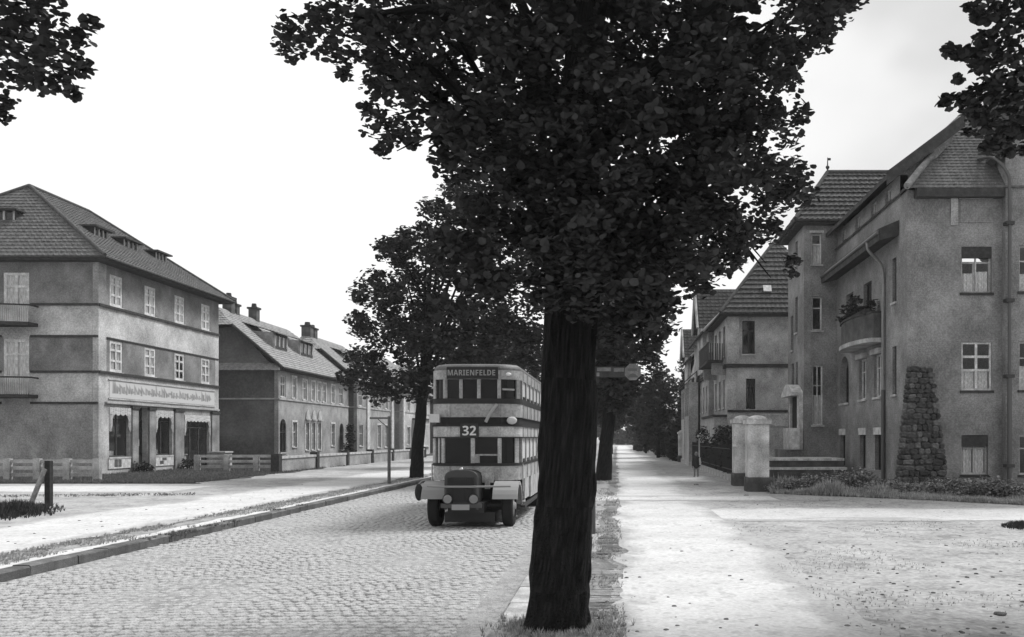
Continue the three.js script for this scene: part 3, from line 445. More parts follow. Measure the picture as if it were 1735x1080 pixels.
    const fm = new THREE.MeshStandardMaterial({ map: t, roughness: 0.9, color: new THREE.Color().setRGB(0.95, 0.95, 0.95) }), q = new THREE.PlaneGeometry(12.9, 0.95); q.translate(7.45, 4.78, 0.02);
    const f = sub(b, 'fascia'); part(f, 'lettering', plain(q.applyMatrix4(S)), fm); part(f, 'moulding', [box(S, 0.9, 14, 4.2, 4.28, 0.004, 0.06), box(S, 0.9, 14, 5.28, 5.34, 0.004, 0.06), box(S, 0.6, 14.5, 3.955, 4.05, 0.004, 0.14)], M.shopStone);
  }
  // end wall facing the camera, with french windows and two balconies
  const c0 = -5.2, c1 = -3.8;
  const em = [M.plasterMid, M.plasterL, M.brickL, M.plasterL, M.brickL];
  for (let i = 0; i < 5; i++) part(b, 'wall_band', [wall(E, c1, -0.33, V[i], V[i + 1]), wall(E, -Wd, c0, V[i], V[i + 1])], em[i]);
  for (const [v0, v1, m] of [[0, 4.4, M.plasterMid], [7.44, 8.3, M.plasterL], [11.08, 11.85, M.brickL]]) part(b, 'wall_bay', wall(E, c0, c1, v0, v1), m);
  for (const v of [V[1], V[2], V[3], V[4]]) part(b, 'string_course', [box(E, -Wd, c0 - 0.1, v - 0.06, v + 0.06, 0.004, 0.08), box(E, c1 + 0.1, -0.002, v - 0.06, v + 0.06, 0.004, 0.08)], M.trimDark);
  for (const v of [4.5, 8.4]) {
    windowAt(b, E, c0, c1, v, v === 4.5 ? 7.44 : 11.08, { name: 'french_window', cols: 2, cuts: [0.3, 0.72], rec: 0.02, deep: 0.05, gap: 0.03, fw: 0.16, bw: 0.14, sill: false, curtain: [[0, 0.98, 0, 0.49], [0, 0.98, 0.51, 1]] });
    const k = sub(b, 'balcony'), y = v - 0.12, pts = []; for (let i = 0; i <= 16; i++) { const t = i / 16; pts.push([-6.6 + t * 3.3, -(0.85 + 0.35 * Math.sin(t * Math.PI))]); }
    const sh = new THREE.Shape([new THREE.Vector2(-6.6, 0), ...pts.map((p) => new THREE.Vector2(p[0], p[1])), new THREE.Vector2(-3.3, 0)]), g = new THREE.ExtrudeGeometry(sh, { depth: 0.18, bevelEnabled: false }); g.rotateX(-Math.PI / 2); g.translate(0, y - 0.18, 0);
    part(k, 'floor_slab', metric(g), M.trimDark);
    const top = pts.map(([x, z]) => [x, y + 0.92, -z - 0.05]);
    part(k, 'handrail', tube([[-6.6, y + 0.92, 0.02], ...top, [-3.3, y + 0.92, 0.02]], 0.045, 48), M.trimDark);
    const bars = []; for (let i = 0; i < 34; i++) { const t = (i + 0.5) / 34, x = -6.6 + t * 3.3, z = 0.8 + 0.35 * Math.sin(t * Math.PI); bars.push(box(ID, x - 0.036, x + 0.036, y, y + 0.9, z - 0.015, z + 0.015)); } part(k, 'railing_slats', bars, M.trimLight);
  }
  // the two walls one does not see, the roof and its dormers
  part(b, 'rear_wall', [box(ID, -Wd, -Wd + 0.3, 0, 11.85, -Ln, -0.33), box(ID, -Wd + 0.3, -0.33, 0, 11.85, -Ln, -Ln + 0.3)], M.plasterMid);
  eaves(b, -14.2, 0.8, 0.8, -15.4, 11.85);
  const roof = hipRoof(b, -14.2, 0.8, 0.8, -15.4, 11.85, -6.7, -4.4, -10.3, 17.05, 0.34, M.tile, M.ridge);
  function dormer(m, u0, u1, v0, hgt, back) {
    const d = sub(b, 'dormer');
    part(d, 'cheek', [box(m, u0, u0 + 0.1, v0 - 0.3, v0 + hgt, -back, -0.02), box(m, u1 - 0.1, u1, v0 - 0.3, v0 + hgt, -back, -0.02), box(m, u0 + 0.1, u1 - 0.1, v0 - 0.3, v0 + 0.08, -0.1, -0.02)], M.trimDark);
    part(d, 'dormer_roof', box(m, u0 - 0.22, u1 + 0.22, v0 + hgt, v0 + hgt + 0.1, -back - 0.5, 0.28), M.soffit);
    const n = Math.max(2, Math.round((u1 - u0) / 0.55)), w = (u1 - u0 - 0.2) / n; const fr = [];
    for (let i = 0; i <= n; i++) fr.push(box(m, u0 + 0.1 + i * w - 0.05, u0 + 0.1 + i * w + 0.05, v0 + 0.08, v0 + hgt, -0.1, 0.0)); part(d, 'frame', fr, M.trimLight);
    for (let i = 0; i < n; i++) part(d, 'pane', box(m, u0 + 0.15 + i * w, u0 + 0.05 + (i + 1) * w, v0 + 0.08, v0 + hgt, -0.08, -0.07), M.darkGlass);
  }
  const SD = face([-2.2, 0, 0], '+x'); dormer(SD, 3.3, 4.8, 13.75, 0.62, 1.5); dormer(SD, 6.4, 8.1, 13.75, 0.62, 1.5); dormer(SD, 10.2, 11.7, 13.75, 0.62, 1.5);
  dormer(face([0, 0, -1.7], '+z'), -7.6, -5.7, 14.3, 0.6, 1.4);
}

// ---------------------------------------------------------------- the gabled houses further down on the left
function gabledHouse(label, base, o) {
  const { len, wid = 10.8, eave = 7.45, ridge = 12.35, half = 2, wm = M.darkPlaster, sm = M.plasterMid, roofM = M.tile3, upper, lower, dormers = [], chimneys = [], strips = [], hoods = [], porch } = o;
  const b = thing('gabled_house', base, label, 'house'), S = face([0, 0, 0], '+x'), E = face([0, 0, 0], '+z'), cx = -wid / 2, ov = 0.5;
  const rise = ridge - eave, slope = rise / (wid / 2 + ov), hy = ridge - half * slope, hx = half;       // the half hip starts at hy
  part(b, 'street_wall', wall(S, 0, len, 0, eave + 0.1, [...upper, ...lower].map((w) => w.slice(0, 5))), sm);
  part(b, 'end_wall', slab(E, [[-wid, 0], [-0.33, 0], [-0.33, eave], [cx + hx + 0.15, hy - 0.15], [cx - hx - 0.15, hy - 0.15], [-wid, eave]], 0.32, [[cx - 0.6, cx + 0.6, eave + 0.9, eave + 2.3]]), wm);
  windowAt(b, E, cx - 0.6, cx + 0.6, eave + 0.9, eave + 2.3, { curtain: [[0, 1]] });
  part(b, 'rear_wall', [slab(face([0, 0, -len + 0.32], '+z'), [[-wid, 0], [-0.33, 0], [-0.33, eave], [cx + hx, hy - 0.15], [cx - hx, hy - 0.15], [-wid, eave]], 0.32), box(ID, -wid, -wid + 0.3, 0, eave, -len + 0.33, -0.33)], wm);
  for (const w of upper) windowAt(b, S, w[0], w[1], w[2], w[3], { cols: 2, cuts: [0.6], rec: 0.06, fw: 0.1, bw: 0.07, curtain: w[5] ? [[0, 0.95, 0, 0.4], [0, 0.95, 0.6, 1]] : null, surround: w[5] ? M.white : null });
  for (const w of lower) windowAt(b, S, w[0], w[1], w[2], w[3], { cols: 2, cuts: [0.6], rec: 0.1, fw: 0.09, bw: 0.07, curtain: w[5] ? [[0, 0.9]] : null, surround: w[5] ? M.white : null, fm: w[4] ? M.darkWood : M.white });
  part(b, 'string_course', [box(S, 0, len, 4.98, 5.1, 0.004, 0.07), box(E, -wid, 0, 4.98, 5.1, 0.004, 0.07)], M.trimLight);
  part(b, 'pent_roof', courses([-wid - 0.3, eave - 0.25, 0.75], [0.4, eave - 0.25, 0.75], [-wid, eave + 0.35, 0.0], [0.1, eave + 0.35, 0.0], 0.24), roofM);
  for (const [u0, u1] of strips) part(b, 'pilaster', box(S, u0, u1, 0, eave - 0.1, 0.004, 0.14), M.white);
  for (const [u, v] of hoods) part(b, 'window_hood', [box(S, u - 0.55, u + 0.55, v, v + 0.12, 0.004, 0.2), slab(face([0.1, 0, 0], '+x'), [[u - 0.5, v + 0.12], [u + 0.5, v + 0.12], [u + 0.34, v + 0.7], [u, v + 0.98], [u - 0.34, v + 0.7]], 0.09)], M.trimLight);
  const x0 = -wid - ov, x1 = ov, z0 = ov, z1 = -len - ov, zh = z0 - half;
  const gs = []; for (const s of [1, -1]) { const e = s > 0 ? x1 : x0, k = cx + s * hx; gs.push(...courses([e, eave, z0], [e, eave, z1], [k, hy, z0], [k, hy, z1], 0.33), ...courses([k, hy, z0], [k, hy, z1], [cx, ridge, zh], [cx, ridge, z1 + half], 0.33)); }
  gs.push(...courses([cx - hx, hy, z0], [cx + hx, hy, z0], [cx, ridge, zh], [cx, ridge, zh], 0.33), ...courses([cx + hx, hy, z1], [cx - hx, hy, z1], [cx, ridge, z1 + half], [cx, ridge, z1 + half], 0.33));
  const r = part(b, 'roof', gs, roofM);
  part(r, 'verge', [bar([x1, eave - 0.05, z0], [cx + hx, hy, z0], 0.12), bar([x0, eave - 0.05, z0], [cx - hx, hy, z0], 0.12)], M.trimDark);
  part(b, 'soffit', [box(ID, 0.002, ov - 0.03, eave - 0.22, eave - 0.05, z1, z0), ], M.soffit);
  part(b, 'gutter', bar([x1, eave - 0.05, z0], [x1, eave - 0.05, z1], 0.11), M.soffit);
  for (const [u0, u1, x] of dormers) {
    const y = eave + (x1 - x) * slope, d = sub(b, 'dormer'), D = face([x, 0, 0], '+x'), bk = 1.5 / slope;
    part(d, 'cheek', [slab(face([0, 0, -u0], '+z'), [[x, y - 0.1], [x, y + 1.35], [x - 1.35 / slope - 0.2, y + 1.5], [x - 0.3, y + 0.1]], 0.1), slab(face([0, 0, -u1 + 0.1], '+z'), [[x, y - 0.1], [x, y + 1.35], [x - 1.35 / slope - 0.2, y + 1.5]], 0.1)], M.tile3);
    part(d, 'dormer_roof', courses([x + 0.3, y + 1.3, -u0 + 0.2], [x + 0.3, y + 1.3, -u1 - 0.2], [x - bk - 1.2, y + 2.3, -u0 + 0.2], [x - bk - 1.2, y + 2.3, -u1 - 0.2], 0.3), roofM);
    part(d, 'front', [box(D, u0 + 0.1, u1 - 0.1, y - 0.1, y + 0.3, -0.1, -0.01), box(D, u0, u1, y + 1.15, y + 1.35, -0.1, -0.005)], M.trimDark); part(d, 'pane', box(D, u0 + 0.15, u1 - 0.15, y + 0.3, y + 1.15, -0.08, -0.07), M.darkGlass);
    const fr = []; for (let i = 0; i <= 3; i++) { const u = u0 + 0.12 + (u1 - u0 - 0.24) * i / 3; fr.push(box(D, u - 0.05, u + 0.05, y + 0.3, y + 1.15, -0.06, 0)); } part(d, 'frame', fr, M.white);
  }
  for (const [u, w, hgt] of chimneys) { const c = part(b, 'chimney', box(ID, cx - w / 2, cx + w / 2, ridge - 0.8, ridge + hgt, -u - w / 2, -u + w / 2), M.stoneDark); part(c, 'chimney_cap', [box(ID, cx - w / 2 - 0.1, cx + w / 2 + 0.1, ridge + hgt + 0.002, ridge + hgt + 0.16, -u - w / 2 - 0.1, -u + w / 2 + 0.1), bar([cx, ridge + hgt + 0.16, -u], [cx, ridge + hgt + 0.5, -u], w * 0.36, w * 0.28)], M.trimDark); }
  if (porch) part(b, 'bay', [box(S, porch[0], porch[1], 0, porch[2], 0.004, 1.1)], M.plasterL), part(b, 'bay_roof', box(S, porch[0] - 0.15, porch[1] + 0.15, porch[2] + 0.002, porch[2] + 0.2, 0.004, 1.3), M.trimDark), windowAt(b, face([1.23, 0, 0], '+x'), porch[0] + 0.6, porch[1] - 0.6, 1, porch[2] - 0.5, { cols: 3, cuts: [0.7], curtain: [[0, 0.95]] });
  return b;
}
const win = (c, w, v0, v1, arch = 0, cur = 0) => [c - w / 2, c + w / 2, v0, v1, arch, cur];
gabledHouse('dark-walled gabled house with pale roof and white window group, next to the shop building', [-26, GL, -68], { len: 17.7,
  upper: [win(0.95, 1.0, 5.2, 6.9), win(3.3, 0.9, 5.2, 6.9, 0, 1), win(5.7, 0.9, 5.2, 6.8, 0, 1), win(7.7, 0.8, 5.2, 6.8, 0, 1), win(9.2, 0.8, 5.2, 6.8, 0, 1), win(10.6, 0.8, 5.2, 6.8, 0, 1), win(13, 0.9, 5.2, 6.8, 0, 1), win(15.5, 1.1, 5.2, 6.8)],
  lower: [win(0.95, 1.3, 0.9, 3.5, 1), win(3.4, 1.0, 1.3, 3.3, 0, 1), win(6.3, 0.85, 1.0, 3.3, 0, 1), win(7.8, 0.85, 1.0, 3.3, 0, 1), win(9.3, 0.85, 1.0, 3.3, 0, 1), win(13, 1, 1.3, 3.3, 0, 1), win(15.6, 1.2, 0.9, 3.4, 1)],
  hoods: [[6.3, 3.5], [7.8, 3.5], [9.3, 3.5]], dormers: [[3.4, 6.2, -1.6], [9.2, 12.4, -1.6]], chimneys: [[3.6, 0.72, 0.9], [4.7, 0.6, 0.5], [8.6, 0.7, 0.8]] });
gabledHouse('gabled house with a white pilaster strip, second in the row beyond the shop building', [-25.4, GL, -86.5], { len: 14, sm: M.plasterMid,
  upper: [win(1.2, 1.2, 5.2, 6.9), win(8, 1.2, 5.2, 6.9, 0, 1), win(11, 1.2, 5.2, 6.9, 0, 1)], lower: [win(1.4, 1.2, 1.2, 3.3), win(8, 1.4, 1, 3.4, 0, 1), win(11, 1.4, 1, 3.4, 0, 1)], strips: [[3.2, 4.2], [12.9, 13.9]], dormers: [[5, 8, -1.6]], chimneys: [[1.6, 0.9, 0.7], [3.0, 0.8, 0.6]] });
gabledHouse('pale gabled house with a bay window, third in the row beyond the shop building', [-24.6, GL, -101.5], { len: 15, sm: M.plasterL, wm: M.plasterMid,
  upper: [win(3, 1.4, 5.2, 6.9, 0, 1), win(7, 1.4, 5.2, 6.9, 0, 1), win(11, 1.4, 5.2, 6.9, 0, 1)], lower: [win(3, 1.4, 1.2, 3.3, 0, 1), win(12, 1.4, 1.2, 3.3)], strips: [[0.05, 0.7]], porch: [5, 9.5, 4.2] });
gabledHouse('plain gabled house at the far end of the left row, behind the tree trunk', [-24, GL, -119], { len: 16, sm: M.plasterMid, upper: [win(3, 1.4, 5.2, 6.9), win(8, 1.4, 5.2, 6.9, 0, 1), win(12, 1.4, 5.2, 6.9)], lower: [win(3, 1.4, 1.2, 3.3), win(8, 1.4, 1.2, 3.3, 0, 1)] });

// ---------------------------------------------------------------- the big brick apartment house on the right
{
  const b = thing('apartment_house', [10.7, GR, -32.6], 'large brick apartment house with a steep hip roof and a curved balcony on the right', 'building');
  const S = face([0, 0, 0], '-x'), E = face([0, 0, 0], '+z'), Ln = 13.6, EV = 11.2;
  const endW = [[2.0, 3.12, 7.42, 9.12], [2.0, 3.12, 3.82, 5.6], [2.0, 2.98, 0.72, 2.18]];
  part(b, 'end_wall', wall(E, 0.322, 3.5, 0, EV + 0.1, endW), M.brickR);
  part(b, 'attic_panel', box(E, 1.95, 3.1, 10.0, 10.85, 0.004, 0.03), M.brickTower); part(b, 'attic_trim', [box(E, 1.6, 1.85, 9.9, 11.1, 0.004, 0.06), box(E, 1.9, 3.15, 10.87, 11.08, 0.004, 0.06)], M.plasterR);
  endW.forEach(([a, c, d, e], i) => {
    windowAt(b, E, a, c, d, e, { cols: 2, cuts: i === 1 ? [0.42, 0.7] : [0.66], rec: i === 1 ? 0.06 : 0.12, fm: i === 1 ? M.white : M.trimLight, fw: 0.07, bw: i === 1 ? 0.09 : 0.05, curtain: i === 1 ? [[0, 0.42, 0, 0.49], [0, 0.42, 0.51, 1]] : i === 0 ? [[0, 0.44, 0.02, 0.42], [0, 0.48, 0.58, 1], [0, 0.66, 0.42, 0.58]] : [[0, 0.68, 0, 0.45], [0, 0.68, 0.5, 1]], sillMat: M.trimDark });
    if (i !== 1) part(b, 'shutter_box', box(E, a + 0.01, c - 0.01, e - 0.42, e - 0.01, -0.11, -0.02), M.trimDark);
  });
  // street front (u runs towards the camera from -Ln to 0)
  const G = (px) => -(10.7 * F / (px - VX) - 32.6);               // where a column of the front lies along u
  const bas = [1428, 1462, 1488].map((p) => [G(p) - 0.45, G(p) + 0.45, 0.75, 2.2]);
  const mid = [[G(1462) - 0.55, G(1462) + 0.55, 3.75, 5.5], [G(1487) - 0.5, G(1487) + 0.5, 3.75, 5.5], [-1.75, -1.25, 3.75, 5.6], [-1.75, -1.25, 7.3, 9.0]], arch = [G(1431) - 0.8, G(1431) + 0.8, 3.7, 5.9, 1];
  const high = [[G(1470) - 0.6, G(1470) + 0.6, 6.4, 8.7], [G(1440) - 0.6, G(1440) + 0.6, 6.9, 8.7]];
  part(b, 'street_wall', wall(S, -Ln, 0, 0, EV, [...bas, ...mid, arch, ...high]), M.brickR);
  bas.forEach((w) => { windowAt(b, S, w[0], w[1], w[2], w[3], { cols: 1, cuts: [], fm: M.darkWood, sill: false, rec: 0.16 }); part(b, 'lintel', box(S, w[0] - 0.1, w[1] + 0.1, w[3] + 0.004, w[3] + 0.3, 0.004, 0.05), M.white); });
  mid.forEach((w, i) => { windowAt(b, S, w[0], w[1], w[2], w[3], { cols: i < 2 ? 2 : 1, fm: i < 2 ? M.white : M.darkWood, curtain: i === 1 ? [[0, 0.8]] : i === 0 ? [[0, 0.9, 0.6, 1]] : null }); if (i < 2) part(b, 'lintel', box(S, w[0] - 0.1, w[1] + 0.1, w[3] + 0.004, w[3] + 0.22, 0.004, 0.16), M.trimLight); });
  windowAt(b, S, ...arch.slice(0, 4), { cols: 1, cuts: [], fm: M.darkWood, rec: 0.3, name: 'arched_window' });
  high.forEach((w) => windowAt(b, S, ...w, { cols: 2, fm: M.darkWood, name: 'balcony_door', sill: false, rec: 0.16 }));
  { // loggia balcony with a curved front
    const k = sub(b, 'balcony'), u0 = -7.6, u1 = -2.9, pts = []; for (let i = 0; i <= 14; i++) { const t = i / 14; pts.push([u0 + (u1 - u0) * t, 0.4 + 0.45 * Math.pow(Math.sin(Math.PI * t), 0.6)]); }
    const V2 = (a) => new THREE.Vector2(...a), mk = (poly, y0, y1) => { const g = new THREE.ExtrudeGeometry(new THREE.Shape(poly.map(V2)), { depth: y1 - y0, bevelEnabled: false }); g.rotateX(-Math.PI / 2); g.translate(0, y0, 0); g.applyMatrix4(new THREE.Matrix4().makeBasis(new THREE.Vector3(1, 0, 0), new THREE.Vector3(0, 1, 0), new THREE.Vector3(0, 0, -1))); return flip(metric(g.applyMatrix4(S))); };
    const grow = (d) => pts.map(([u, n]) => [u, n + d]);
    part(k, 'parapet', mk([[u0, 0.004], ...pts, [u1, 0.004]], 6.1, 7.08), M.stoneDark); part(k, 'ledge', mk([[u0 - 0.08, 0.004], ...grow(0.1), [u1 + 0.08, 0.004]], 5.92, 6.09), M.trimLight); part(k, 'coping', mk([[u0 - 0.03, 0.004], ...grow(0.05), [u1 + 0.03, 0.004]], 7.082, 7.16), M.trimDark);
  }
  part(b, 'rear_wall', [box(ID, 0.33, 9, 0, EV, -Ln, -Ln + 0.3), box(ID, 8.7, 9, 0, EV, -Ln + 0.31, -0.4)], M.brickR);
  // roof: steep hip over the end, ridge running away from the camera
  const ap = [3.5, 15.3, -3.0], x0 = 0.0 - 0.12, xr = 8.6, z0 = 0.35, zb = -Ln - 0.3;
  const hip = courses([x0, EV, z0], [3.5, EV, z0], ap, ap, 0.2, 0.2, 0.018, 0.008), street = courses([x0, EV, z0], [x0, EV, zb], ap, [3.5, 15.3, zb], 0.22, 0.2, 0.018, 0.008), back = courses([xr, EV, zb], [xr, EV, z0], [3.5, 15.3, zb], ap, 0.3), hip2 = courses([3.5, EV, z0], [xr, EV, z0], ap, ap, 0.2, 0.2, 0.018, 0.008);
  const roof = part(b, 'roof', [...hip, ...street, ...back, ...hip2], M.tile);
  part(roof, 'ridge_tiles', [bar([x0, EV + 0.05, z0], [ap[0], ap[1] + 0.05, ap[2]], 0.13), bar(ap, [3.5, 15.3, zb], 0.13)], M.ridgeLight);
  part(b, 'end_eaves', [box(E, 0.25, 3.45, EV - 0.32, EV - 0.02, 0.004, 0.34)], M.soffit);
  // long dormer storey over the street front and the deep eaves
  const DT = 12.0;
  part(b, 'dormer_storey', [wall(face([-0.02, 0, 0], '-x'), -10.2, -0.8, EV + 0.002, DT, [-9, -6.6, -4.2, -2.2].map((u) => [u - 0.4, u + 0.4, EV + 0.08, DT - 0.1]))], M.brickR);
  for (const u of [-9, -6.6, -4.2, -2.2]) windowAt(b, face([-0.02, 0, 0], '-x'), u - 0.4, u + 0.4, EV + 0.08, DT - 0.1, { cols: 2, cuts: [], sill: false, curtain: [[0, 1]] });
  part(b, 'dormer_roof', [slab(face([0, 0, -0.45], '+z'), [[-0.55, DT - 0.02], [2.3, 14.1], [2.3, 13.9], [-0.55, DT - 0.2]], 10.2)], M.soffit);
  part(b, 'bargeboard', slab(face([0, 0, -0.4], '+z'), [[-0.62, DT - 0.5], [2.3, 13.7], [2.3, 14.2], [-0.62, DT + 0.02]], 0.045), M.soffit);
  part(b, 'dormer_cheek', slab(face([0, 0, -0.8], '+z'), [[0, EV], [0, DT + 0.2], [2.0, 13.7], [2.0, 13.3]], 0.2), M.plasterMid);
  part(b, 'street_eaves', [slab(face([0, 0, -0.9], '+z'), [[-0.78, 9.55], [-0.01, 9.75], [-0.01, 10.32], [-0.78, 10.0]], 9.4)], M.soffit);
  part(b, 'gutter', bar([-0.8, 9.86, -0.9], [-0.8, 9.86, -10.2], 0.08), M.zincDark);
  part(b, 'downpipe', tube([[-0.8, 9.82, -2.4], [-0.75, 9.5, -2.4], [-0.2, 9.0, -2.6], [-0.1, 8.6, -2.62], [-0.1, 7, -2.62], [-0.1, 4, -2.62]], 0.065, 60), M.zinc); part(b, 'downpipe', bar([-0.1, 3.98, -2.62], [-0.1, 0.05, -2.62], 0.08), M.zincDark);
  part(b, 'downpipe', tube([[2.9, 12.6, -0.9], [3.15, 12.3, 0.2], [3.52, 11.6, 0.48], [3.55, 11, 0.5], [3.55, 7, 0.5], [3.55, 4.3, 0.5]], 0.06, 60), M.zincDark); const dp = part(b, 'downpipe', bar([3.55, 4.28, 0.5], [3.55, 0.02, 0.5], 0.085), M.zincDark); part(dp, 'bracket', [1, 4.25, 7, 9.8].map((y) => box(ID, 3.4, 3.7, y, y + 0.12, 0.3, 0.6)), M.iron);
  // gabled wing at the right edge
  const GW = [[4.0, 5.1, 7.42, 9.12], [4.0, 5.1, 3.82, 5.6], [4.0, 5.1, 0.72, 2.18]];
  part(b, 'wing_wall', slab(face([0, 0, 0.28], '+z'), [[3.5, 0], [9.5, 0], [9.5, 12], [6.9, 17], [5.9, 17], [3.5, 12.4]], 0.3, GW), M.brickR);
  part(b, 'wing_side', [box(ID, 3.5, 3.8, EV + 0.1, 12.4, -4, -0.025)], M.brickR);
  part(b, 'wing_roof', [slab(face([0, 0, 0.4], '+z'), [[3.3, 12.2], [5.85, 17.1], [6.95, 17.1], [9.8, 11.7], [9.9, 11.9], [7.0, 17.3], [5.8, 17.3], [3.15, 12.4]], 5)], M.tile2);
  GW.forEach(([a, c, d, e], i) => windowAt(b, face([0, 0, 0.28], '+z'), a, c, d, e, { cols: 2, cuts: [0.66], fm: M.trimLight, curtain: i === 1 ? [[0, 0.5]] : i === 2 ? null : [[0, 0.4]], sillMat: M.trimDark }));
  part(b, 'plinth', [box(E, 0.002, 3.5, 0, 0.5, 0.004, 0.06)], M.stoneDark);
}
{ // tower wing
  const b = thing('tower_house', [9.1, GR, -43], 'narrow tall brick house front with a hipped tile roof of bold horizontal courses', 'house');
  const E = face([0, 0, 0], '+z'), S = face([0, 0, 0], '-x'), EV = 12.55;
  const fw = [[0.36, 0.86, 10.5, 12.0], [0.38, 0.88, 7.3, 8.95], [0.4, 0.92, 2.7, 5.6]], sw = [[-2.1, -1.5, 10.8, 12.0], [-3.2, -2.6, 6.6, 8.4], [-2.1, -1.5, 7.4, 9.2], [-3.1, -2.4, 4.75, 5.9], [-2.0, -1.45, 4.75, 5.9]];
  part(b, 'front_wall', wall(E, 0.322, 5.6, 0, EV, fw), M.brickTower); part(b, 'side_wall', wall(S, -4, 0, 0, EV, sw), M.brickR); part(b, 'rear_wall', [box(ID, 0.33, 5.6, 0, EV, -4, -3.7), box(ID, 5.3, 5.6, 0, EV, -3.69, -0.33)], M.brickR);
  fw.forEach((w, i) => windowAt(b, E, ...w, { cols: i === 2 ? 2 : 1, cuts: [0.66], curtain: i === 0 ? [[0, 0.7]] : i === 2 ? [[0, 0.5]] : null, fm: M.white }));
  sw.forEach((w) => windowAt(b, S, ...w, { cols: 1, cuts: [0.66], fm: M.darkWood }));
  const x0 = -0.5, x1 = 6.2, z0 = 0.5, z1 = -4.5, A = [1.6, 15.55, -1.9], B = [4.8, 15.55, -1.9];
  const roof = sub(b, 'roof'); courses([x0, EV, z0], [x1, EV, z0], A, B, 0.36, 0.26, 0.075, 0.025).forEach((g, i) => part(roof, 'tile_course', g, M.courses[i % 4]));
  part(roof, 'side_slope', [...courses([x0, EV, z1], [x0, EV, z0], A, A, 0.36, 0.26, 0.075, 0.025), ...courses([x1, EV, z1], [x0, EV, z1], B, A, 0.36), ...courses([x1, EV, z0], [x1, EV, z1], B, B, 0.36)], M.tile2);
  part(roof, 'ridge_tiles', [bar([x0, EV + 0.06, z0], A, 0.11), bar(A, B, 0.12)], M.ridge); part(roof, 'finial', [bar(A, [A[0], A[1] + 0.75, A[2]], 0.05, 0.015), (() => { const g = new THREE.SphereGeometry(0.1, 10, 8); g.translate(A[0], A[1] + 0.25, A[2]); return metric(g); })(), box(ID, A[0] + 0.01, A[0] + 0.16, A[1] + 0.6, A[1] + 0.72, A[2] - 0.01, A[2] + 0.01)], M.iron);
  eaves(b, x0, x1, z0, z1, EV + 0.04); part(b, 'lintel', [box(E, 0.26, 0.95, 12.03, 12.14, 0.004, 0.06)], M.white);
  const p = sub(b, 'porch'); part(p, 'door_surround', [box(S, -2.75, -2.45, 1.5, 4.15, 0.004, 0.2), box(S, -0.7, -0.2, 1.5, 4.15, 0.004, 0.2), slab(face([-0.55, 0, 0], '-x'), (() => { const q = [[-2.95, 4.15]]; for (let i = 0; i <= 10; i++) q.push([-2.95 + 2.75 * i / 10, 4.3 + 0.45 * Math.sin(Math.PI * i / 10)]); q.push([-0.2, 4.15]); return q; })(), 0.54)], M.white);
  part(p, 'door_leaf', box(S, -2.45, -0.7, 1.6, 4.15, 0.004, 0.08), M.darkWood); part(p, 'parapet', box(S, -1.5, 0.1, 1.502, 2.55, 0.22, 0.72), M.white); part(p, 'landing', box(S, -3, -0.05, 0, 1.5, 0.004, 0.9), M.brickTower);
}
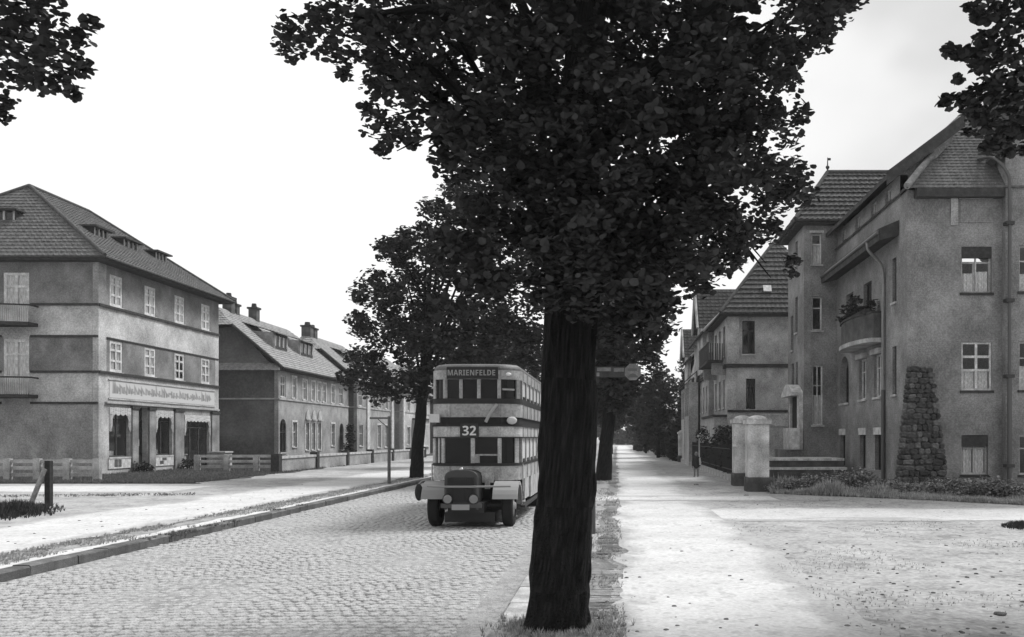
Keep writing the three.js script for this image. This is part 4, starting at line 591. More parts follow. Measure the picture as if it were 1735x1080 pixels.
{ // villa beyond
  const b = thing('villa', [6.5, GR, -52], 'pale plastered villa with a dark tiled hip roof and balconies behind the gate pillars', 'house');
  const E = face([0, 0, 0], '+z'), S = face([0, 0, 0], '-x'), EV = 9.35, Wd = 8, Ln = 7.2;
  const fw = [[0.88, 1.62, 7.0, 8.95], [1.1, 1.65, 3.75, 5.55]], sw = []; for (const u of [-1.6, -3.8, -6.0]) { sw.push([u - 0.5, u + 0.5, 7.0, 8.8]); sw.push([u - 0.5, u + 0.5, 3.9, 5.6]); }
  part(b, 'front_wall', wall(E, 0.322, Wd, 0, EV, fw), M.plasterR); part(b, 'street_wall', wall(S, -Ln, 0, 0, EV, sw), M.plasterR); part(b, 'rear_wall', [box(ID, 0.33, Wd, 0, EV, -Ln, -Ln + 0.3), box(ID, Wd - 0.3, Wd, 0, EV, -Ln + 0.31, -0.33)], M.plasterR);
  fw.forEach((w) => windowAt(b, E, ...w, { cols: 2, cuts: [0.7], fm: M.wood, curtain: null })); sw.forEach((w, i) => windowAt(b, S, ...w, { cols: 2, cuts: [0.7], fm: i % 4 ? M.white : M.wood }));
  part(b, 'string_course', [box(E, -0.1, Wd, 6.2, 6.4, 0.004, 0.16), box(S, -Ln, -0.002, 6.2, 6.4, 0.004, 0.16), box(E, 0, Wd, 3.72 - 0.14, 3.7, 0.004, 0.09)], M.trimDark);
  part(b, 'corner_pier', box(E, 0.002, 0.68, 6.42, EV - 0.1, 0.004, 0.07), M.plasterL); part(b, 'corner_pier', box(E, 0.002, 0.5, 3.72, 6.18, 0.004, 0.07), M.plasterL); part(b, 'base_band', box(E, 0, Wd, 2.75, 3.5, 0.006, 0.12), M.plasterL);
  const x0 = -0.45, x1 = Wd + 0.4, z0 = 0.45, z1 = -Ln - 0.4, A = [3.4, 14.4, -3.3], B = [3.9, 14.4, -3.9];
  const roof = sub(b, 'roof'); courses([x0, EV, z0], [x1, EV, z0], A, A, 0.4, 0.28, 0.08, 0.02).forEach((g, i) => part(roof, 'tile_course', g, M.courses[(i * 3 + 2) % 4]));
  part(roof, 'side_slope', [...courses([x0, EV, z1], [x0, EV, z0], B, A, 0.4), ...courses([x1, EV, z0], [x1, EV, z1], A, B, 0.4), ...courses([x1, EV, z1], [x0, EV, z1], B, B, 0.4)], M.tile2);
  part(roof, 'skylight', (() => { const g = new THREE.BoxGeometry(0.48, 0.06, 0.5); g.rotateX(0.94); g.translate(2.45, 10.95, -0.58); return metric(g); })(), M.white);
  part(roof, 'ridge_tiles', [bar([x0, EV + 0.05, z0], A, 0.11), bar(A, B, 0.11)], M.ridge); eaves(b, x0, x1, z0, z1, EV + 0.04);
  for (const [u0, u1, v] of [[-6.4, -0.6, 6.55]]) { const k = sub(b, 'balcony'); part(k, 'floor_slab', box(S, u0, u1, v, v + 0.16, 0.17, 1.1), M.trimDark); const bars = []; for (let u = u0 + 0.05; u < u1; u += 0.14) bars.push(box(S, u, u + 0.05, v + 0.16, v + 1.15, 1.03, 1.07)); bars.push(box(S, u0, u1, v + 1.15, v + 1.22, 1.0, 1.1)); for (const u of [u0, u1 - 0.05]) for (let n = 0.2; n < 1; n += 0.14) bars.push(box(S, u, u + 0.05, v + 0.16, v + 1.15, n, n + 0.05)); part(k, 'railing', bars, M.iron); part(k, 'brackets', [box(S, u0 + 0.3, u0 + 0.6, v - 0.7, v - 0.002, 0.004, 0.8), box(S, u1 - 0.6, u1 - 0.3, v - 0.7, v - 0.002, 0.004, 0.8)], M.plasterR); }
  part(b, 'veranda', [box(S, -Ln, -0.2, 0, 3.3, 0.004, 0.75)], M.plasterL); part(b, 'veranda_ledge', box(S, -Ln - 0.1, -0.1, 3.302, 3.44, 0.004, 0.85), M.trimDark);
}
function streetHouse(label, base, o) {                            // narrow house with a street gable, a bay and a pent roof
  const { Ln, Wd = 7, EV, PK, gable, bay, roofM = M.tile2, wm = M.plasterR } = o, b = thing('terraced_house', base, label, 'house'), S = face([0, 0, 0], '-x'), E = face([0, 0, 0], '+z');
  const ws = []; for (let u = -1.2; u > -Ln + 0.8; u -= 2.1) for (const v of [3.9, 6.9]) if (!bay || u > bay[1] + 0.2 || u < bay[0] - 0.2) ws.push([u - 0.45, u + 0.45, v, v + 1.75]);
  part(b, 'street_wall', wall(S, -Ln, 0, 0, EV, ws), wm); part(b, 'front_wall', slab(E, [[0.322, 0], [Wd, 0], [Wd, EV], [Wd / 2, PK - 0.2], [0.322, EV]], 0.3, [[1.2, 2.0, 6.9, 8.6]]), wm); part(b, 'rear_wall', [slab(face([0, 0, -Ln + 0.3], '+z'), [[0.322, 0], [Wd, 0], [Wd, EV], [Wd / 2, PK - 0.2], [0.322, EV]], 0.3), box(ID, Wd - 0.3, Wd, 0, EV, -Ln + 0.31, -0.33)], wm);
  windowAt(b, E, 1.2, 2.0, 6.9, 8.6, { fm: M.wood }); ws.forEach((w, i) => windowAt(b, S, ...w, { fm: i % 3 ? M.white : M.wood, curtain: i % 2 ? [[0, 0.8]] : null }));
  const r = part(b, 'roof', [...courses([-0.4, EV, -Ln - 0.3], [-0.4, EV, 0.35], [Wd / 2, PK, -Ln - 0.3], [Wd / 2, PK, 0.35], 0.36), ...courses([Wd + 0.4, EV, 0.35], [Wd + 0.4, EV, -Ln - 0.3], [Wd / 2, PK, 0.35], [Wd / 2, PK, -Ln - 0.3], 0.36)], roofM);
  part(r, 'verge', [bar([-0.42, EV + 0.02, 0.36], [Wd / 2, PK + 0.05, 0.36], 0.1), bar([Wd + 0.4, EV, 0.36], [Wd / 2, PK + 0.05, 0.36], 0.1)], M.trimLight); part(b, 'gutter', bar([-0.42, EV, -Ln], [-0.42, EV, 0.35], 0.09), M.trimDark); part(b, 'string_course', box(S, -Ln, -0.002, 6.15, 6.35, 0.004, 0.14), M.trimDark);
  if (gable) { const [u0, u1, top] = gable, c = (u0 + u1) / 2, k = sub(b, 'street_gable'); part(k, 'gable_wall', slab(face([-0.25, 0, 0], '-x'), [[u0, EV - 2.6], [u1, EV - 2.6], [u1, EV + 0.6], [c, top], [u0, EV + 0.6]], 0.4, [[c - 0.4, c + 0.4, EV - 0.9, EV + 0.8]]), M.plasterL); part(k, 'gable_window', box(face([-0.25, 0, 0], '-x'), c - 0.4, c + 0.4, EV - 0.9, EV + 0.8, -0.2, -0.15), M.darkGlass);
    const q = (z) => [[-0.6, EV + 0.6, -0], [-0.6, top + 0.1, 0]]; part(k, 'gable_roof', [...courses([-0.6, EV + 0.45, u0 - 0.25], [2.6, EV + 0.45, u0 - 0.25], [-0.6, top + 0.1, c], [2.6, top + 0.1, c], 0.34), ...courses([2.6, EV + 0.45, u1 + 0.25], [-0.6, EV + 0.45, u1 + 0.25], [2.6, top + 0.1, c], [-0.6, top + 0.1, c], 0.34)], roofM); part(k, 'verge', [bar([-0.62, EV + 0.45, u0 - 0.25], [-0.62, top + 0.1, c], 0.09), bar([-0.62, EV + 0.45, u1 + 0.25], [-0.62, top + 0.1, c], 0.09)], M.trimLight); }
  if (bay) { const [u0, u1, v0, v1] = bay, k = sub(b, 'bay'), F1 = face([-0.85, 0, 0], '-x'); part(k, 'bay_wall', [box(S, u0, u1, 0, v0, 0.15, 0.85), box(S, u0, u1, v1, v1 + 0.3, 0.15, 0.85), ...[u0, (u0 + u1) / 2 - 0.12, u1 - 0.24].map((u) => box(S, u, u + 0.24, v0 + 0.002, v1 - 0.002, 0.15, 0.85))], M.plasterL); part(k, 'pane', [box(F1, u0 + 0.25, u1 - 0.25, v0 + 0.01, v1 - 0.01, -0.2, -0.17)], M.darkGlass); part(k, 'bay_roof', courses([-1.15, v1 + 0.3, u0 - 0.2], [-1.15, v1 + 0.3, u1 + 0.2], [-0.02, v1 + 1.3, u0 + 0.3], [-0.02, v1 + 1.3, u1 - 0.3], 0.3), M.tile2); }
  return b;
}
streetHouse('narrow pale house with a street gable and bay, next beyond the villa', [6.2, GR, -59.8], { Ln: 11, EV: 9.2, PK: 13.2, gable: [-5.4, -1.6, 12.6], bay: [-9.6, -5.9, 3.7, 5.9] });
streetHouse('furthest pale house on the right with a low bay, before the dark conifers', [6.4, GR, -71.5], { Ln: 10, EV: 8.6, PK: 12, gable: [-8.6, -5.4, 11.6], bay: [-4.6, -1.0, 3.6, 5.8], wm: M.plasterL });

// ---------------------------------------------------------------- garden pillars, fences and walls
function pillar(label, x, z, w, h, name = 'gate_pillar') {
  const p = thing(name, [x, GR, z], label, 'pillar'); const r = w / 2;
  part(p, 'base', box(ID, -r - 0.05, r + 0.05, 0, 0.55, -r - 0.05, r + 0.05), M.stoneDark);
  part(p, 'shaft', box(ID, -r, r, 0.555, h - 0.5, -r, r), M.stone); part(p, 'capital', box(ID, -r - 0.08, r + 0.08, h - 0.495, h - 0.33, -r - 0.08, r + 0.08), M.stone);
  const g = new THREE.SphereGeometry(r * 0.98, 20, 10, 0, Math.PI * 2, 0, Math.PI / 2); g.scale(1, 0.22 / r * 0.8, 1); g.translate(0, h - 0.326, 0); part(p, 'cap', metric(g), M.stone); return p;
}
pillar('nearest pale stone gate pillar with a domed cap, at the right of the path', 5.46, -34.4, 0.8, 3.1);
{ const p = pillar('pale gate pillar with a small white plate, half behind the nearest pillar', 5.46, -38.4, 0.8, 3.2); part(p, 'plate', box(ID, -0.5, -0.28, 1.7, 2.15, 0.41, 0.43), M.white); }
pillar('gate pillar between the dark hedges, second furthest along the path', 5.85, -60, 0.55, 2.6);
pillar('furthest gate pillar along the path, at the end of the dark hedge', 5.75, -76, 0.9, 2.9);
function railing(label, z0, z1, x = 5.6) {
  const f = thing('iron_fence', [x, GR, z0], label, 'fence'), L = z0 - z1;
  part(f, 'base_wall', box(ID, -0.15, 0.15, 0, 0.3, -L, 0), M.stone); const g = []; for (let z = 0.1; z < L; z += 0.16) g.push(bar([0, 0.3, -z], [0, 1.75, -z], 0.014, 0.008, 5)); part(f, 'iron_bars', g, M.iron); part(f, 'rail', [box(ID, -0.02, 0.02, 0.5, 0.54, -L, 0), box(ID, -0.02, 0.02, 1.5, 1.54, -L, 0)], M.iron);
}
railing('iron railing on a low pale wall beside the path, nearer stretch', -38.9, -59.6); railing('iron railing on a low pale wall beside the path, between the two furthest pillars', -60.4, -75.4); railing('iron railing on a low pale wall along the path beyond the furthest pillar', -76.6, -130);
{ // leafy masses behind the railings and along the far side of the path
  const hedge = (label, x, z, sx, sy, sz, n, m, leaf = 0.16, name = 'hedge') => {
    const h = thing(name, [x, GR, z], label, name === 'hedge' ? 'hedge' : 'shrub'); const lv = [];
    for (let i = 0; i < n; i++) { const u = rr(-1, 1), v = Math.pow(rnd(), 0.7), w = rr(-1, 1); const top = sy * (0.8 + 0.35 * vnoise(w * sz * 0.9 + 40, u * 2 + 9, 128, 4)); clump(lv, [u * sx * (1 - 0.25 * v), v * top, w * sz], 0.34, 26, leaf); }
    const st = []; for (let i = 0; i < 8; i++) { const a = rr(-0.8, 0.8) * sx, c = rr(-0.9, 0.9) * sz; st.push(bar([a * 0.7, -0.05, c], [a, sy * 0.7, c + rr(-0.2, 0.2)], 0.035, 0.012, 6)); } part(h, 'stems', st, M.bark);
    instances(h, 'foliage', leafGeo, m, lv); return h;
  };
  hedge('tall dark hedge behind the railing just past the gate pillars', 6.0, -49, 0.35, 2.5, 9.3, 420, M.hedge, 0.15); hedge('dark hedge behind the railing between the two furthest pillars', 6.3, -68, 0.4, 2.4, 7, 260, M.hedge, 0.18);
  hedge('grey-green hedge along the path far beyond the last pillar', 6.0, -96, 1.4, 3.0, 19, 520, M.leafFar, 0.26); hedge('low pale hedge at the far end of the path', 5.2, -140, 2.2, 3.2, 24, 420, M.leafFar, 0.36);
  const sh = (label, px, d, w, h, m = M.shrub) => { const p = at(px, VY, d); hedge(label, p[0], p[2], w * 0.85, h * (0.65 + 0.9 * hash(px, 3, 1)), 0.55 + 0.4 * hash(px, 5, 2), Math.round(70 * w), m, 0.075, 'shrub'); };
  sh('low pale shrub against the foot of the nearest gate pillar on its right', 1340, 33.6, 0.95, 0.31, M.shrub); sh('dark low shrub in front of the white-edged steps', 1385, 33.2, 0.9, 0.46, M.shrub); sh('shrub under the first basement windows', 1440, 33, 1.1, 0.50, M.shrub); sh('dark shrub at the foot of the downpipe', 1495, 32, 0.9, 0.53, M.shrub);
  sh('shrub in front of the ivy', 1555, 31.2, 1.0, 0.45, M.shrub); sh('pale shrub between the ivy and the lowest curtained window', 1605, 30.6, 1.0, 0.38, M.shrub); sh('shrub under the lowest curtained window', 1655, 30.0, 1.0, 0.43, M.shrub); sh('shrub at the foot of the long drainpipe', 1705, 29.4, 0.95, 0.56, M.shrub); sh('shrub cut by the right edge of the picture', 1752, 28.8, 1.0, 0.59, M.shrub);
}
{ const w = thing('garden_wall', [5.95, GR, -34.4], 'low dark border wall running right from the nearest gate pillar', 'wall'); part(w, 'wall_face', box(ID, 0, 3.4, 0, 0.22, -0.12, 0.12), M.stoneDark); }
{ const s = thing('terrace_wall', [8.15, GR, -39], 'low terrace with two pale ledges at the foot of the tower house', 'terrace'); [0.66, 1.05].forEach((y, i) => { part(s, 'riser', box(ID, -1.45, 2.0, i ? 0.772 : 0, y, -3.4, -i * 0.5), M.stoneDark); part(s, 'ledge', [box(ID, -1.5, 0.3, y + 0.002, y + 0.1, -3.4, -i * 0.5 + 0.06), box(ID, 0.304, 2.0, y + 0.002, y + 0.11, -3.4, -i * 0.5 + 0.05)], M.white); }); }
{ // battered rubble buttress on the corner of the brick house, every stone laid by itself
  const v = thing('stone_buttress', [10.7, GR, -32.6], 'rough tapering buttress of dark rubble stone against the corner of the brick house', 'buttress'), HB = 4.65;
  const xl = (y) => -0.5 + 0.5 * y / HB, xr = (y) => 1.3 - 0.42 * y / HB, zf = (y) => 0.85 - 0.5 * y / HB;
  const pos = []; const C = (x, y, z) => [x, y, z], q4 = (a, b, c, d) => pos.push(...a, ...b, ...c, ...a, ...c, ...d), e = 0.07, p0 = [C(xl(0) + e, -0.1, 0.01), C(xr(0) - e, -0.1, 0.01), C(xr(0) - e, -0.1, zf(0) - e), C(xl(0) + e, -0.1, zf(0) - e)], p1 = [C(xl(HB) + e, HB - 0.05, 0.01), C(xr(HB) - e, HB - 0.05, 0.01), C(xr(HB) - e, HB - 0.05, zf(HB) - e), C(xl(HB) + e, HB - 0.05, zf(HB) - e)];
  for (let k = 0; k < 4; k++) q4(p0[k], p0[(k + 1) % 4], p1[(k + 1) % 4], p1[k]); q4(...p1); const g = new THREE.BufferGeometry(); g.setAttribute('position', new THREE.Float32BufferAttribute(pos, 3)); g.computeVertexNormals(); part(v, 'core', uvBox(g), mat(0.22, { map: grainT, mapSize: 0.8 }));
  const rubble = (s) => { const a = new THREE.IcosahedronGeometry(0.5, 1), p = a.attributes.position; for (let i = 0; i < p.count; i++) { const x = p.getX(i), y = p.getY(i), z = p.getZ(i), m = 0.5 / Math.max(Math.abs(x), Math.abs(y), Math.abs(z)), f = 0.88, jt = 1 + 0.16 * (hash(Math.round(x * 50), Math.round(y * 50) + Math.round(z * 50) * 7, s) - 0.5); p.setXYZ(i, x * (1 + (m - 1) * f) * jt, y * (1 + (m - 1) * f) * jt, z * (1 + (m - 1) * f) * jt); } a.computeVertexNormals(); return metric(a); };
  const rg = [1, 2, 3, 4].map(rubble), rm = [0.12, 0.2, 0.16, 0.28, 0.1].map((k) => mat(k, { map: stainT, mapSize: 0.8, bump: grainB, bumpSize: 0.3, bumpScale: 0.015 }));
  const lay = (x, y, z, sx, sy, sz, t) => { const m = shade(new THREE.Mesh(rg[Math.floor(rnd() * 4)], rm[Math.floor(rnd() * 5)])); m.name = 'stone'; m.position.set(x, y, z); m.scale.set(sx, sy, sz); m.rotation.set(rr(-0.15, 0.15), t + rr(-0.1, 0.1), rr(-0.15, 0.15)); v.add(m); };
  for (let y = 0.1; y < HB - 0.1;) { const h = rr(0.15, 0.27), ym = y + h / 2; for (let x = xl(ym) + 0.02; x < xr(ym) - 0.1;) { const w = Math.min(rr(0.16, 0.42), xr(ym) - x); lay(x + w / 2, ym + rr(-0.03, 0.03), zf(ym) - 0.06, w * 0.99, h * 1.0, 0.24, 0); x += w; } for (let z = 0.05; z < zf(ym) - 0.15;) { const w = Math.min(rr(0.2, 0.4), zf(ym) - z); lay(xl(ym) + 0.05, ym, z + w / 2, 0.24, h * 1.0, w * 0.99, 0); z += w; } y += h; }
  const pl = thing('balcony_plants', [10.15, GR + 7.06, -37.8], 'leafy plants standing on the balcony of the brick apartment house', 'plants'); const lp = []; for (let i = 0; i < 40; i++) clump(lp, [rr(-0.2, 0.3), 0.25 + rnd() * 0.9 * rnd(), rr(-1.9, 2.0)], 0.26, 24, 0.12); part(pl, 'planter', box(ID, -0.12, 0.12, 0.02, 0.24, -2, 2), M.trimDark); instances(pl, 'leaves', leafGeo, M.leafMid, lp);
}
function concreteFence(label, x, z, n, pitch, turn, h = 1.05) {
  const f = thing('rail_fence', [x, GL, z], label, 'fence', null, turn);
  for (let i = 0; i <= n; i++) { part(f, 'post', [box(ID, i * pitch - 0.16, i * pitch + 0.16, 0, h, -0.12, 0.12)], M.trimLight); if (i < n) for (const y of [0.2, 0.52, 0.84]) part(f, 'rail', box(ID, i * pitch + 0.162, (i + 1) * pitch - 0.162, y, y + 0.16, -0.05, 0.05), M.trimLight); }
}
concreteFence('pale post and rail fence in front of the end wall of the shop building', -33.3, -42.2, 6, 1.42, 0); concreteFence('pale post and rail fence between the shop front and the long garden wall', -25.6, -54, 3, 1.8, 0, 1.0);
{ const f = thing('garden_wall', [-20, GL, -52], 'long low garden wall with pale coping and dark posts in front of the gabled houses', 'wall', null, 0); part(f, 'wall_face', box(ID, -0.14, 0.14, 0, 0.8, -40, 0), M.plasterMid); part(f, 'coping', box(ID, -0.2, 0.2, 0.802, 0.94, -40, 0), M.trimLight); for (let z = 0; z <= 40; z += 6.6) part(f, 'post', box(ID, -0.24, 0.24, 0, 1.1, -z - 0.24, -z + 0.24), M.trimDark); }
{ const p = thing('stone_block', [-27.6, GL, -61.5], 'pale square block standing at the far corner of the shop front', 'block'); part(p, 'body', box(ID, -0.5, 0.6, 0, 1.0, -0.6, 0.6), M.shopStone); part(p, 'slab', box(ID, -0.56, 0.66, 1.002, 1.1, -0.66, 0.66), M.trimLight); }
for (const [u, lab] of [[3.5, 'dark low bush under the first shop window'], [9.0, 'dark low bush under the second shop window']]) { const s = thing('shrub', [-27.7, GL, -48.4 - u], lab, 'shrub'); const lv = []; for (let i = 0; i < 24; i++) clump(lv, [rr(-0.4, 0.4), rr(0.05, 0.6), rr(-0.6, 0.6)], 0.22, 22, 0.1); part(s, 'stems', [bar([0, -0.05, 0], [0.1, 0.5, 0.2], 0.03), bar([0, -0.05, 0.1], [-0.1, 0.5, -0.3], 0.03)], M.bark); instances(s, 'foliage', leafGeo, M.hedge, lv); }
{ const s = thing('shrub', [-25.2, GL, -83.6], 'dark upright shrub before the far end of the dark-walled gabled house', 'shrub'); const lv = []; for (let i = 0; i < 60; i++) { const y = rnd() * 3.2; clump(lv, [rr(-0.4, 0.4) * (1.1 - y / 3.4), y, rr(-0.4, 0.4) * (1.1 - y / 3.4)], 0.35, 22, 0.16); } part(s, 'stem', bar([0, -0.05, 0], [0, 2.6, 0], 0.05, 0.02), M.bark); instances(s, 'foliage', leafGeo, M.hedge, lv); }

// ---------------------------------------------------------------- street furniture
{ const p = thing('wooden_post', [...at(82, 742, 26.5).slice(0, 1), GL, -26.5], 'dark wooden post with a pale diagonal brace in the grass at the left', 'post'); part(p, 'post', [box(ID, -0.08, 0.08, -0.1, 1.36, -0.08, 0.08)], M.darkWood); part(p, 'brace', bar([-0.5, 0.0, 0.1], [-0.05, 1.12, 0.1], 0.075, 0.07, 10), M.paleWood); }
{ const p = thing('signpost', [at(1006, 742, 19.1)[0], GR, -19.1], 'signpost with a name blade and round pale plate beside the big trunk', 'sign');
  part(p, 'pole', bar([0, -0.1, 0], [0, 3.72, 0], 0.04, 0.035, 14), M.zincDark); part(p, 'pole_cap', (() => { const g = new THREE.SphereGeometry(0.055, 12, 8); g.translate(0, 3.74, 0); return metric(g); })(), M.zincDark);
  const s = at(1007, 640, 19.1), e = at(1060, 622, 19.1), X0 = s[0] - p.position.x, X1 = e[0] - p.position.x, Y0 = s[1] - GR, Y1 = e[1] - GR;
  const bl = part(p, 'name_blade', box(ID, X0, X1, Y0, Y1, 0.05, 0.08), mat(0.08, { rough: 0.8, map: stainT, mapSize: 0.6 })); part(bl, 'pale_band', [box(ID, X0 + 0.06, X0 + 0.36, Y1 - 0.1, Y1 - 0.02, 0.082, 0.086), box(ID, X0 + 0.42, X1 - 0.04, Y1 - 0.11, Y1 - 0.03, 0.082, 0.086), box(ID, X0 + 0.05, X0 + 0.11, Y0 + 0.02, Y0 + 0.1, 0.082, 0.086)], mat(0.24, { rough: 0.6, map: stainT, mapSize: 0.4 }));
  const c = new THREE.CylinderGeometry(0.19, 0.19, 0.04, 8); c.rotateY(Math.PI / 8); c.rotateX(Math.PI / 2); const cx = at(1072, 631, 19.1), dx = cx[0] - p.position.x, dy = cx[1] - GR; c.scale(0.98, 1, 1); c.translate(dx, dy, 0.065);
  const d = part(p, 'round_plate', metric(c), mat(0.3, { rough: 0.8, map: stainT, mapSize: 0.5 })); part(d, 'emblem', [box(ID, dx - 0.11, dx + 0.09, dy + 0.02, dy + 0.075, 0.087, 0.092), slab(face([0, 0, 0.092], '+z'), [[dx - 0.12, dy - 0.12], [dx + 0.12, dy - 0.12], [dx + 0.06, dy - 0.05], [dx, dy - 0.03], [dx - 0.06, dy - 0.05]], 0.006)], mat(0.12)); }
{ const p = thing('sign_pole', [at(659, 742, 39.4)[0], GL, -39.4], 'thin dark pole with a short arm reaching left, on the far left pavement', 'pole'); part(p, 'pole', bar([0, -0.1, 0], [0, 3.0, 0], 0.075, 0.065, 12), M.zincDark); part(p, 'arm', [box(ID, -0.86, -0.05, 2.88, 2.96, -0.03, 0.03), bar([-0.5, 2.88, 0], [-0.06, 2.5, 0], 0.02)], M.zincDark); }

// ---------------------------------------------------------------- the double-decker bus
const bold = await new FontLoader().loadAsync('fonts/droid/droid_sans_bold.typeface.json');
function text(str, size, depth = 0.01) { const g = new TextGeometry(str, { font: bold, size, depth, curveSegments: 4, bevelEnabled: false }); g.computeBoundingBox(); const b = g.boundingBox; g.translate(-(b.min.x + b.max.x) / 2, -(b.min.y + b.max.y) / 2, 0); return metric(g); }
{
  const bus = thing('double_decker_bus', [-3.56, 0.03, -22.06], 'old double-decker bus on line 32 driving down the cobbled road', 'bus');
  const paint = mat(0.46, { rough: 0.5, map: grainT, mapSize: 2.6 }), paintLow = mat(0.62, { rough: 0.5, map: grainT, mapSize: 1.4 }), dark = mat(0.03, { rough: 0.75 }), black = mat(0.02, { rough: 0.7 }), glass = mat(0.006, { rough: 0.12, specularIntensity: 0.5 }), chrome = mat(0.45, { rough: 0.3, metalness: 0.8 }), rubber = mat(0.02, { rough: 0.95 }), roofP = mat(0.16, { rough: 0.6, map: grainT, mapSize: 0.8 });
  const L = 8.6, hw = 1.125;
  const plan = (i = 0, front = 0) => { const w = hw - i, f = -i + front, s = new THREE.Shape(); s.moveTo(-w, L - i); s.lineTo(w, L - i); s.lineTo(w, 0.62 - f * 0.3); s.quadraticCurveTo(w, 0.2 - f, 0.68 - i * 0.5, 0.06 - f); s.quadraticCurveTo(0, -0.02 - f, -0.68 + i * 0.5, 0.06 - f); s.quadraticCurveTo(-w, 0.2 - f, -w, 0.62 - f * 0.3); s.lineTo(-w, L - i); return s; };
  const band = (y0, y1, i = 0, bevel = 0) => { const g = new THREE.ExtrudeGeometry(plan(i), { depth: y1 - y0 - bevel, bevelEnabled: bevel > 0, bevelThickness: bevel, bevelSize: bevel, bevelSegments: 5, curveSegments: 10 }); g.rotateX(-Math.PI / 2); g.scale(1, 1, 1); g.translate(0, y0, 0); return metric(g); };
  // (extruding along y by a quarter turn puts plan y on -z: the rear lies behind)
  part(bus, 'lower_panel', band(1.1, 1.46), paintLow); part(bus, 'waist_strip', band(1.463, 1.53, -0.02), dark);
  part(bus, 'lower_glazing', band(1.532, 2.16, 0.05), glass); part(bus, 'middle_band', band(2.19, 2.45), paintLow); part(bus, 'drip_strip', [band(2.162, 2.188, -0.035), band(2.452, 2.50, -0.03)], dark);
  part(bus, 'recess', band(2.502, 2.68, 0.05), dark); part(bus, 'upper_panel', band(2.682, 3.02), paint); part(bus, 'upper_sill', band(3.022, 3.15, -0.015), dark);
  part(bus, 'upper_glazing', band(3.152, 3.63, 0.05), glass); part(bus, 'roof_band', band(3.632, 3.86), paint); part(bus, 'roof', band(3.862, 4.02, 0.16, 0.15), roofP);
  const zf = (x) => { const a = Math.abs(x); return a < 0.68 ? -0.06 + 0.04 * (1 - a / 0.68) : -0.06 - (a - 0.68) / 0.45 * 0.36; };
  const post = (x, w, y0, y1, name, m) => { const g = new THREE.BoxGeometry(w, y1 - y0, 0.07); const a = Math.abs(x) > 0.72 ? Math.sign(x) * 0.7 : 0; g.rotateY(a); g.translate(x, (y0 + y1) / 2, zf(x) - 0.012); return part(bus, name, metric(g), m); };
  for (const x of [-0.74, -0.33, 0.12, 0.62]) post(x, 0.085, 3.153, 3.629, 'window_post', paint); post(-1.03, 0.09, 3.153, 3.629, 'window_post', paint); post(1.05, 0.11, 3.153, 3.629, 'window_post', paint);
  { const g = new THREE.BoxGeometry(0.34, 0.045, 0.05); g.rotateY(0.66); g.translate(0.83, 3.38, zf(0.83) - 0.01); part(bus, 'window_bar', metric(g), paint); }
  for (const [x, w] of [[-1.04, 0.1], [-0.9, 0.07], [-0.79, 0.09], [-0.03, 0.1], [0.63, 0.09], [1.02, 0.12]]) post(x, w, 1.533, 2.159, 'window_post', paintLow);
  for (const [y0, y1, m] of [[2.685, 3.018, paint], [2.192, 2.448, paintLow], [1.102, 1.458, paintLow], [3.635, 3.85, paint]]) { for (const x of [-0.98, -0.62, 0.62, 0.96]) { const g = new THREE.BoxGeometry(0.028, y1 - y0, 0.03); g.rotateY(Math.abs(x) > 0.72 ? Math.sign(x) * 0.7 : 0); g.translate(x, (y0 + y1) / 2, zf(x) + 0.045); part(bus, 'beading', metric(g), m); } for (let i = 0; i < 8; i++) part(bus, 'beading', box(ID, hw, hw + 0.02, y0, y1, -0.9 - i * 1.06, -0.87 - i * 1.06), m); }
  part(bus, 'windscreen_bar', box(ID, 0.02, 0.58, 1.72, 1.76, -0.06, -0.005), paint); part(bus, 'lever_box', box(ID, 0.02, 0.14, 1.54, 1.74, -0.05, 0.03), paint);
  // sides: window posts, pale blinds and panel joints
  for (const s of [1, -1]) { const Sd = face([s * (hw - 0.05), 0, 0], s > 0 ? '+x' : '-x'), U = (d) => s > 0 ? d : -d; const q = (d, w, y0, y1, n) => box(Sd, U(d - w / 2), U(d + w / 2), y0, y1, -0.02, n);
    for (let i = 0; i < 8; i++) { part(bus, 'window_post', q(0.78 + i * 1.06, 0.14, 3.153, 3.629, 0.05), paint); part(bus, 'window_post', q(0.78 + i * 1.06, 0.14, 1.533, 2.159, 0.05), paintLow); }
    for (let i = 0; i < 7; i++) { part(bus, 'blind', q(1.31 + i * 1.06, 0.9, 1.62, 2.158, 0.012), mat(0.5)); part(bus, 'blind', q(1.31 + i * 1.06, 0.9, 3.25, 3.628, 0.012), mat(0.42)); }
    part(bus, 'skirt', [q(2.0, 1.2, 0.55, 1.098, 0.045), q(4.6, 3.2, 0.5, 1.098, 0.045), q(8.0, 1.0, 0.5, 1.098, 0.045)], paintLow); part(bus, 'running_board', q(3.2, 4.6, 0.36, 0.42, 0.1), black); }
  part(bus, 'underframe_and_shade_block', [box(ID, -0.95, 0.95, 0.42, 1.095, -8.4, -0.9), box(ID, -0.5, 0.36, 0.36, 0.6, -0.88, 0.82), box(ID, -0.72, 0.72, 0.34, 1.0, -0.88, -0.4), box(ID, -0.62, 0.6, 0.12, 0.355, -1.4, 0.55)], black);  // underframe; last low black box is added as the shade under the front
  // destination box with its pale lettering, and the route number
  const db = part(bus, 'destination_box', [box(ID, -0.68, 0.6, 3.64, 3.93, -0.12, 0.02)], dark); { const g = text('MARIENFELDE', 0.125); g.scale(1.02, 1.12, 1); g.translate(-0.06, 3.79, 0.021); part(db, 'lettering', g, mat(0.26)); }
  const nb = part(bus, 'route_board', box(ID, -0.34, 0.12, 2.17, 2.52, 0.0, 0.05), black); { const g = text('32', 0.235); g.translate(-0.11, 2.345, 0.051); part(nb, 'numerals', g, mat(0.62)); }
